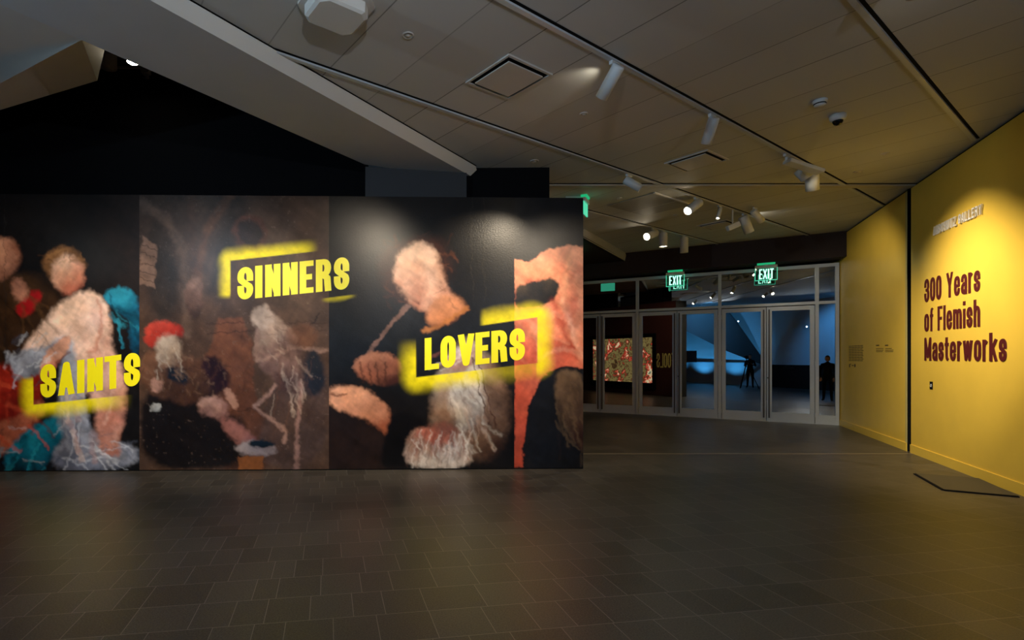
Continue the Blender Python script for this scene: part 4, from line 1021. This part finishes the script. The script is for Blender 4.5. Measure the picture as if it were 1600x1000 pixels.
# --- back side: lit picture and the word FOOLS (seen in the door glass)
YBK = ma.y+TH+.17
def bk(x, y):
    p = refl_hit(x, y, YBK); yy = ma.y+(p.x-ma.x)/mdir.x*mdir.y+TH+.003
    return Vector((p.x, yy+.001, p.z))
c0_, c1_ = bk(925, 528), bk(1020, 596)
c2_ = bk(925, 596); 
x0_, x1_ = c0_.x, c1_.x; zt_, zb2 = (c0_.z+bk(1020, 530).z)/2, (c1_.z+c2_.z)/2
pic = empty('framed_picture', ((x0_+x1_)/2, YBK+.02, (zt_+zb2)/2), 'bright still life coloured picture in a black frame, mirrored in the door glass', 'picture')
bm = bmesh.new()
yy0 = ma.y+(x0_-ma.x)/mdir.x*mdir.y+TH+.003; yy1 = ma.y+(x1_-ma.x)/mdir.x*mdir.y+TH+.003
def bkbox(bm, xa_, xb_, za_, zb_, th0, th1):
    def Y_(x): return ma.y+(x-ma.x)/mdir.x*mdir.y+TH+.003
    slab(bm, [(xa_, Y_(xa_)+th0, za_), (xb_, Y_(xb_)+th0, za_), (xb_, Y_(xb_)+th0, zb_), (xa_, Y_(xa_)+th0, zb_)], (0, th1-th0, 0))
fw = .16
bkbox(bm, x0_-fw, x1_+fw, zt_, zt_+fw, 0, .05); bkbox(bm, x0_-fw, x1_+fw, zb2-fw*1.6, zb2, 0, .05); bkbox(bm, x0_-fw, x0_, zb2, zt_, 0, .05); bkbox(bm, x1_, x1_+fw, zb2, zt_, 0, .05)
mesh_obj('frame', bm, M_groove, pic)
def still_mat():
    m = bpy.data.materials.new('picture_daubs'); m.use_nodes = True; nt = m.node_tree; b_ = nt.nodes['Principled BSDF']
    tc = nt.nodes.new('ShaderNodeTexCoord')
    n = nt.nodes.new('ShaderNodeTexNoise'); n.inputs['Scale'].default_value = 2.2; n.inputs['Detail'].default_value = 7; n.inputs['Roughness'].default_value = .7; n.inputs['Distortion'].default_value = .3
    nt.links.new(tc.outputs['Object'], n.inputs['Vector'])
    r = nt.nodes.new('ShaderNodeValToRGB'); r.color_ramp.interpolation = 'EASE'
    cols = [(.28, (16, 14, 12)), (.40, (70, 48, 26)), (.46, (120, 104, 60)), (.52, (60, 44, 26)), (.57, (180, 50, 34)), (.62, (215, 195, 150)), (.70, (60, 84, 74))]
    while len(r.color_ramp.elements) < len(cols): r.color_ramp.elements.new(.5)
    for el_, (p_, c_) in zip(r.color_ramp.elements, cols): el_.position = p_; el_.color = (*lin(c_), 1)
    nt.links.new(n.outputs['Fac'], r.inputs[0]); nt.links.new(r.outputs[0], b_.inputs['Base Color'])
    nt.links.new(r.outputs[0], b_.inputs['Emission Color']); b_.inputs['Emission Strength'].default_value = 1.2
    return m
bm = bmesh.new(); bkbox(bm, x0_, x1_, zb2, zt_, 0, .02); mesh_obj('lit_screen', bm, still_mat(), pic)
bm = bmesh.new(); bkbox(bm, pL_.x+.01, pR_.x-.005, .02, MZ-.01, -.002, .0005); mesh_obj('back_facing', bm, newmat('back_maroon', (.075, .020, .014), .5), mural)
fa, fb = bk(1063, 575), bk(1025, 552)
bm = bmesh.new(); n_ = 5; fa.x = pR_.x-.05; wtot = fa.x-fb.x; cw = wtot/n_
for i, ch in enumerate('FOOLS'):
    X0 = fa.x-i*cw
    def place(x, y, h, X0=X0):
        xx = X0-x; return Vector((xx, ma.y+(xx-ma.x)/mdir.x*mdir.y+TH+.0045+h, fa.z+y))
    add_glyph(bm, ch, place, cw*.84, fb.z-fa.z, cw*.25, .055, .004)
o = mesh_obj('lettering', bm, newmat('pale_yellow_vinyl', lin((240, 215, 120)), .5), mural); o['label'] = 'pale FOOLS lettering on the back'

# ================================================================ TITLE WALL LETTERING
WTXT = {'3': .8, '0': .8, 'Y': .95, 'e': .78, 'a': .76, 'r': .55, 's': .72, 'o': .78, 'f': .52, 'F': .72, 'l': .33, 'm': 1.2, 'i': .33, 'h': .78, 'M': 1.08, 't': .55, 'w': 1.16, 'k': .82, ' ': .42}
def wall_text(word, xpx0, xpx1, z0, cap, pen=(.30, .22), depth=.006):
    """word set level on the yellow wall, left end nearer the slot"""
    Y0, _ = yw_px(xpx0, 560); Y1, _ = yw_px(xpx1, 560)
    length = (yw(Y0, 0)-yw(Y1, 0)).length
    tot = sum(WTXT[c]+.17 for c in word)-.17; k = length/tot
    bm = bmesh.new(); out = [bm]; u = 0; o0 = yw(Y0, 0)
    for ch in word:
        if ch == ' ': bm = bmesh.new(); out.append(bm)
        else:
            W_ = WTXT[ch]*k
            def place(x, y, h, u=u): return o0-WD*(u+x)+Vector((0, 0, z0+y))+WN*(.0005+h)
            add_glyph(bm, ch, place, W_, cap, min(pen[0]*k, W_*.98), pen[1]*k*.92, depth)
        u += (WTXT[ch]+.17)*k
    return out
title = empty('wall_title', yw(7.2, 1.5, .01), 'large maroon title lettering 300 Years of Flemish Masterworks on the yellow wall', 'lettering')
Yc, zc_ = yw_px(1447, 563); 
for wds, xe, zb0 in (('300 Years', 1532, 2.388), ('of Flemish', 1532, 1.938), ('Masterworks', 1573.5, 1.497)):
    for bm in wall_text(wds, 1445, xe, zb0, .352): mesh_obj('word', bm, M_maroon, title)

# raised gallery name letters
Y0, z0 = yw_px(1461, 368); Y1, z1 = yw_px(1539, 338)
word = 'ANSCHUTZ GALLERY'; o0 = yw(Y0, 0); length = (yw(Y0, 0)-yw(Y1, 0)).length
_, zl0 = yw_px(1466, 366); _, zl1 = yw_px(1466, 352)
e = empty('gallery_sign', yw((Y0+Y1)/2, zl0, .03), 'small raised silver gallery name letters high on the yellow wall', 'sign')
wd = [1 if c != ' ' else .7 for c in word]; k = length/sum(wd); u = 0
for i, ch in enumerate(word):
    if ch != ' ':
        bm = bmesh.new()
        def place(x, y, h, u=u): return o0-WD*(u+x)+Vector((0, 0, zl0+y))+WN*(.008+h)
        add_glyph(bm, ch, place, k*.74, zl1-zl0, k*.17, .022, .018)
        mesh_obj('letter', bm, M_silver, e)
    u += wd[i]*k
# small wall texts on the far panel (rows too small to read)
def text_block(x0, x1, ys_, lab, jitter=.2, th=.012):
    Ya, _ = yw_px(x0, 550); Yb, _ = yw_px(x1, 550)
    bm = bmesh.new()
    for i, y in enumerate(ys_):
        _, z = yw_px((x0+x1)/2, y); yb_ = Ya+(Yb-Ya)*(1-jitter*random.random())
        n_w = 5; yy = Ya
        for j in range(n_w):
            y_a = Ya+(yb_-Ya)*j/n_w; y_b = Ya+(yb_-Ya)*(j+.84)/n_w
            slab(bm, [yw(y_a, z), yw(y_b, z), yw(y_b, z+th), yw(y_a, z+th)], WN*.002)
    o = mesh_obj('wall_text', bm, M_text); tag(o, lab, 'wall text'); return o
text_block(1326.5, 1350, [541+2.55*i for i in range(10)], 'block of tiny brown wall text nearest the glass doors', .1, .013)
text_block(1369, 1381, [545, 547.6, 550], 'left of the two short brown wall texts beside the black slot', .3, .010)
text_block(1383.5, 1397, [545, 547.6, 550], 'right of the two short brown wall texts beside the black slot', .3, .010)
for x0, x1, lab in ((1369, 1374, 'tiny bold heading over the left short wall text'), (1383, 1388, 'tiny bold heading over the right short wall text')):
    o = text_block(x0, x1, [540.5], lab, 0, .02)
Ya, za = yw_px(1327.5, 573); Yb, _ = yw_px(1337, 573)
bm = bmesh.new()
for (x0, x1, y0, y1) in ((1327, 1328.2, 569, 574), (1328, 1330, 568.6, 569.4), (1331, 1334, 570.5, 571.5)):
    a_, z_a = yw_px(x0, y1); b_, z_b = yw_px(x1, y0); slab(bm, [yw(a_, z_a), yw(b_, z_a), yw(b_, z_b), yw(a_, z_b)], WN*.002)
a_, z_a = yw_px(1336, 571.2); lathe(bm, [(.035, 0), (.035, .003), (0, .0031)], aim(yw(a_, z_a), WN), 20)
o = mesh_obj('sponsor_marks', bm, M_text); tag(o, 'row of tiny dark marks under the tiny text block', 'wall text')
# small notice
e_y0, e_z0 = yw_px(1453.2, 608); e_y1, e_z1 = yw_px(1457.6, 596.5)
sg = empty('notice_plate', yw(e_y0, e_z0, .004), 'small black notice plate below the title letters', 'sign')
bm = bmesh.new(); slab(bm, [yw(e_y0, e_z0), yw(e_y1, e_z0), yw(e_y1, e_z1), yw(e_y0, e_z1)], WN*.005); mesh_obj('plate', bm, M_groove, sg)
bm = bmesh.new(); ym = (e_y0+e_y1)/2; zm = e_z0+(e_z1-e_z0)*.68
pth = [yw(ym, zm-.022)+(-WD*.02*math.cos(a)+Vector((0, 0, .02*math.sin(a)))) + WN*.006 for a in [math.pi*2*i/12 for i in range(13)]]
for a, b_ in zip(pth, pth[1:]): tube(bm, a, b_, .0035, 6)
mesh_obj('symbol', bm, M_plast, sg)

# dark floor plate by the wall
p1, p2, p3 = floor_pt(1430, 741), floor_pt(1475, 766.5), floor_pt(1592, 777)
p4 = p1+p3-p2
def inset(p): 
    k = (p-yw(p.y, 0)).dot(WN); return p+WN*max(0, .02-k)
p3, p4 = inset(p3), inset(p4)
e = empty('floor_mat', p2, 'dark low floor plate lying against the yellow wall', 'floor mat')
bm = bmesh.new(); slab(bm, [p1, p2, p3, p4], (0, 0, .016)); mesh_obj('plate', bm, newmat('plate_grey', (.045, .04, .032), .5), e)
bm = bmesh.new()
for a, b_ in ((p1, p2), (p2, p3)):
    d_ = (b_-a).normalized(); n_ = Vector((d_.y, -d_.x, 0)); n_ = n_ if n_.dot(p2-p4) > 0 else -n_
    slab(bm, [a, b_, b_+n_*.02, a+n_*.02], (0, 0, .010))
mesh_obj('edge', bm, M_groove, e)

# ================================================================ PEOPLE (seen in the door glass)
def skin_body(name, chains, mat, parent, sub=2):
    """chains: list of [(pos, radius)...]; the first vertex of later chains is the index given"""
    verts = []; edges = []; rad = []
    for start, pts in chains:
        prev = start
        for p, r in pts:
            verts.append(p); rad.append(r); i = len(verts)-1
            if prev is not None: edges.append((prev, i))
            prev = i
    me = bpy.data.meshes.new(name); me.from_pydata(verts, edges, []); o = bpy.data.objects.new(name, me); COL.objects.link(o)
    sk = o.modifiers.new('skin', 'SKIN'); sk.use_smooth_shade = True
    for i, r in enumerate(rad):
        me.skin_vertices[0].data[i].radius = (r, r) if not isinstance(r, tuple) else r
    me.skin_vertices[0].data[0].use_root = True
    sb = o.modifiers.new('sub', 'SUBSURF'); sb.levels = sub; sb.render_levels = sub
    me.materials.append(mat)
    o.parent = parent
    return o
def person(loc, yaw, height, label, hands_up=True, hair_long=False):
    """standing figure built in local space facing -Y, then placed"""
    e = empty('person', loc, label, 'person'); e.rotation_euler = (0, 0, yaw); k = height/1.75; e.scale = (k, k, k)
    ch = [(None, [((0, 0, .95), .15), ((0, 0, 1.08), .135), ((0, .01, 1.25), .15), ((0, .015, 1.38), .13), ((0, .0, 1.48), .065), ((0, -.01, 1.53), .055)])]
    idx = 6
    for s in (-1, 1):
        ch.append((0, [((s*.095, 0, .86), .095), ((s*.11, -.01, .50), .062), ((s*.12, .01, .12), .045), ((s*.13, -.02, .05), .045), ((s*.15, -.14, .035), .035)]))
    for s in (-1, 1):
        if hands_up: pts = [((s*.17, .01, 1.40), .062), ((s*.25, .0, 1.14), .044), ((s*.15, -.22, 1.22), .034)]
        else: pts = [((s*.17, .01, 1.40), .062), ((s*.24, .02, 1.12), .044), ((s*.20, -.08, .90), .034)]
        ch.append((3, pts))
    skin_body('clothed_body', ch, M_cloth, e)
    # hands with five fingers
    for s in (-1, 1):
        w_ = Vector((s*.15, -.22, 1.22)) if hands_up else Vector((s*.20, -.08, .90))
        d_ = Vector((-s*.5, -.7, .45)).normalized() if hands_up else Vector((0, -.3, -1)).normalized()
        side = d_.cross(Vector((0, 0, 1))).normalized()
        c = [(None, [(tuple(w_), .024), (tuple(w_+d_*.05), (.026, .018)), (tuple(w_+d_*.09), (.028, .014))])]
        for f in range(4):
            b0_ = w_+d_*.095+side*(f-1.5)*.019; L_ = (.06, .07, .066, .05)[f]
            c.append((2, [(tuple(b0_), .009), (tuple(b0_+d_*L_*.6), .008), (tuple(b0_+d_*L_+side.cross(d_)*.012), .007)]))
        c.append((1, [(tuple(w_+d_*.05+side*s*.03), .010), (tuple(w_+d_*.085+side*s*.045), .009)]))
        skin_body('hand', c, M_skin, e, 1)
    # head with face
    bm = bmesh.new(); bmesh.ops.create_icosphere(bm, subdivisions=4, radius=1)
    for v in bm.verts:
        p = v.co; x, y, z = p
        q = Vector((x*.078, y*.098, z*.118))
        if z < -.2: q.x *= 1-.32*(-z-.2); q.y = q.y*(1-.18*(-z-.2)) - .012*(-z-.2)
        if y < -.3:
            nose = math.exp(-(x/.16)**2-((z+.16)/.22)**2); q.y -= .026*nose
            for sx in (-1, 1): q.y += .011*math.exp(-((x-sx*.38)/.16)**2-((z-.08)/.12)**2)
            q.y -= .006*math.exp(-(x/.3)**2-((z+.52)/.07)**2)
        for sx in (-1, 1):
            ear = math.exp(-((y-.05)/.16)**2-((z+.02)/.22)**2) if x*sx > .8 else 0
            q.x += sx*.016*ear
        v.co = q+Vector((0, -.02, 1.635))
    mesh_obj_local('head', bm, M_skin, e)
    bm = bmesh.new(); bmesh.ops.create_icosphere(bm, subdivisions=4, radius=1)
    for v in bm.verts:
        x, y, z = v.co; q = Vector((x*.086, y*.106, z*.122))
        if y < 0 and z < .45: q = Vector((q.x*.9, max(q.y, -.03), q.z))
        if z < -.3: q *= (.8 if not hair_long else 1.0)
        v.co = q+Vector((0, -.006, 1.645))
    mesh_obj_local('hair', bm, M_hair, e)
    return e
def mesh_obj_local(name, bm, mat, parent):
    me = bpy.data.meshes.new(name); bm.to_mesh(me); bm.free()
    for p in me.polygons: p.use_smooth = True
    o = bpy.data.objects.new(name, me); COL.objects.link(o); me.materials.append(mat); o.parent = parent; return o
pc = mirror(at_d(1172, 600, 26.6)); pc.z = 0
person((pc.x, pc.y, 0), math.radians(180-28), 1.68, 'person in dark clothes working the camera on the tripod, mirrored in the door glass')
pg = mirror(at_d(1294, 600, 18.6)); pg.z = 0
person((pg.x-.02, pg.y, 0), math.radians(160), 1.60, 'person in black standing by the yellow wall, mirrored in the narrow sidelight', False, True)
# tripod and camera at the photographer's viewpoint
e = empty('tripod', (0, -.30, 0), 'black tripod with spread legs, mirrored in the door glass', 'tripod')
bm = bmesh.new(); tube(bm, (0, -.30, 1.05), (0, -.30, 1.47), .018); mesh_obj('centre_column', bm, M_cloth, e)
for a in (90, 210, 330):
    bm = bmesh.new(); tube(bm, (0, -.30, 1.30), (.52*math.cos(math.radians(a)), -.30+.52*math.sin(math.radians(a)), .0), .018); mesh_obj('leg', bm, M_cloth, e)
bm = bmesh.new(); box(bm, (0, -.30, 1.475), (.09, .09, .03), None, .008); mesh_obj('head', bm, M_cloth, e)
e = empty('camera_body', (0, -.30, 1.49), 'black camera mounted on the tripod, mirrored in the door glass', 'camera')
bm = bmesh.new(); box(bm, (0, -.32, 1.55), (.15, .07, .11), None, .012); box(bm, (0, -.32, 1.615), (.06, .06, .03), None, .008); mesh_obj('body', bm, M_cloth, e)
bm = bmesh.new(); lathe(bm, [(.036, 0), (.036, .07), (.042, .075), (.042, .11), (.036, .11), (.030, .10), (0, .1)], aim((0, -.285, 1.55), (0, 1, 0)), 24); mesh_obj('lens', bm, M_cloth, e)

# plinth with a pale figurine beyond the glass
pp = at_d(1230, 600, 15.2)
e = empty('plinth', (pp.x, pp.y, 0), 'dark square plinth beyond the glass door', 'plinth')
bm = bmesh.new(); box(bm, (pp.x, pp.y, .61), (.42, .42, 1.22), yawM(dd), .006); mesh_obj('body', bm, M_dgrey, e)
bm = bmesh.new(); lathe(bm, [(0, 0), (.16, 0), (.16, .03), (.06, .06), (.05, .14), (.10, .20), (.11, .26), (.05, .33), (.03, .37), (.06, .41), (.065, .45), (.03, .50), (0, .51)], Matrix.Translation((pp.x, pp.y, 1.22)), 28)
o = mesh_obj('figurine', bm, newmat('pale_marble', (.6, .58, .54), .4), None, True); tag(o, 'small pale figurine on the dark plinth behind the glass', 'sculpture')

# ---------------------------------------------------------------- lobby blue lights and slanted planes behind the photographer
def rp(x, y, D): return mirror(at_d(x, y, D))
M_slant = newmat('slate_slanted_paint', (.06, .065, .07), .8)
bm = bmesh.new(); slab(bm, [rp(1040, 440, 27.6), rp(1098, 440, 27.6), rp(1146, 498, 27.6), rp(1187, 556, 27.6), rp(1188, 569, 27.6), rp(1134, 548, 27.6), rp(1062, 512, 27.6), rp(1040, 505, 27.6)], (0, -.12, 0))
struct('wall_lobby_slant', bm, M_slant, 'dark slanted plane in the lobby behind the photographer')
bm = bmesh.new(); slab(bm, [(w0.x-1, w0.y+.28, 0), (w1.x+.25, w1.y+.28, 0), (w1.x+.25, w1.y+.28, 1.25), (w0.x-1, w0.y+.28, 1.25)], (0, -.12, 0))
struct('wall_lobby_parapet', bm, newmat('grey_parapet_paint', (.42, .45, .5), .8), 'grey parapet along the lobby wall')
fp = rp(1080, 557, 28.2)
e = empty('framed_picture', fp, 'small dark framed picture in the blue lobby, mirrored in the door glass', 'picture')
bm = bmesh.new(); box(bm, fp+Vector((0, .02, 0)), (.66, .04, .62), None, .006); mesh_obj('frame', bm, M_brown, e)
wm = (w0+w1)/2
flood('lobby_blue_wash', (-.6, 1.6, 4.15), (wm.x-.9, wm.y, 1.1), 380, 90, (.12, .50, 1.0), .03, .9)
for f_ in (.05, .4, .75):
    pw_ = w0.lerp(w1, f_); nw_ = Vector((-(w1-w0).y, (w1-w0).x, 0)).normalized(); q_ = pw_+nw_*1.3
    flood('lobby_blue_glow', (q_.x, q_.y, .75), (pw_.x, pw_.y, 2.0), 75, 120, (.08, .50, 1.0), .03, .6)
flood('lobby_blue_wash', (3.2, .6, 4.1), (3.3, -2.2, 2.0), 260, 80, (.10, .45, 1.0), .06, .7)
# weak spots added beside track spotlights, standing for stray light on the ceiling
def leak(px, py, s_, tx, ty, pw, cone=70, dz=.12):
    b_ = on_track(s_+.02, tt(ceil_pt(px, py)), ZC-dz); t_ = ceil_pt(tx, ty)
    flood('ceiling_stray_glow', b_+(Vector((t_.x, t_.y, b_.z))-b_).normalized()*.10, t_, pw, cone, (1, .88, .66), .02, 1.0)
leak(957, 95, s2, 893, 128, 1.6, 85)
leak(1092, 306, s3, 1040, 301, 2.5, 80)
leak(1017, 356, s4, 965, 352, 2.5, 80)
leak(1166, 332, s3, 1215, 335, 3.0, 85)
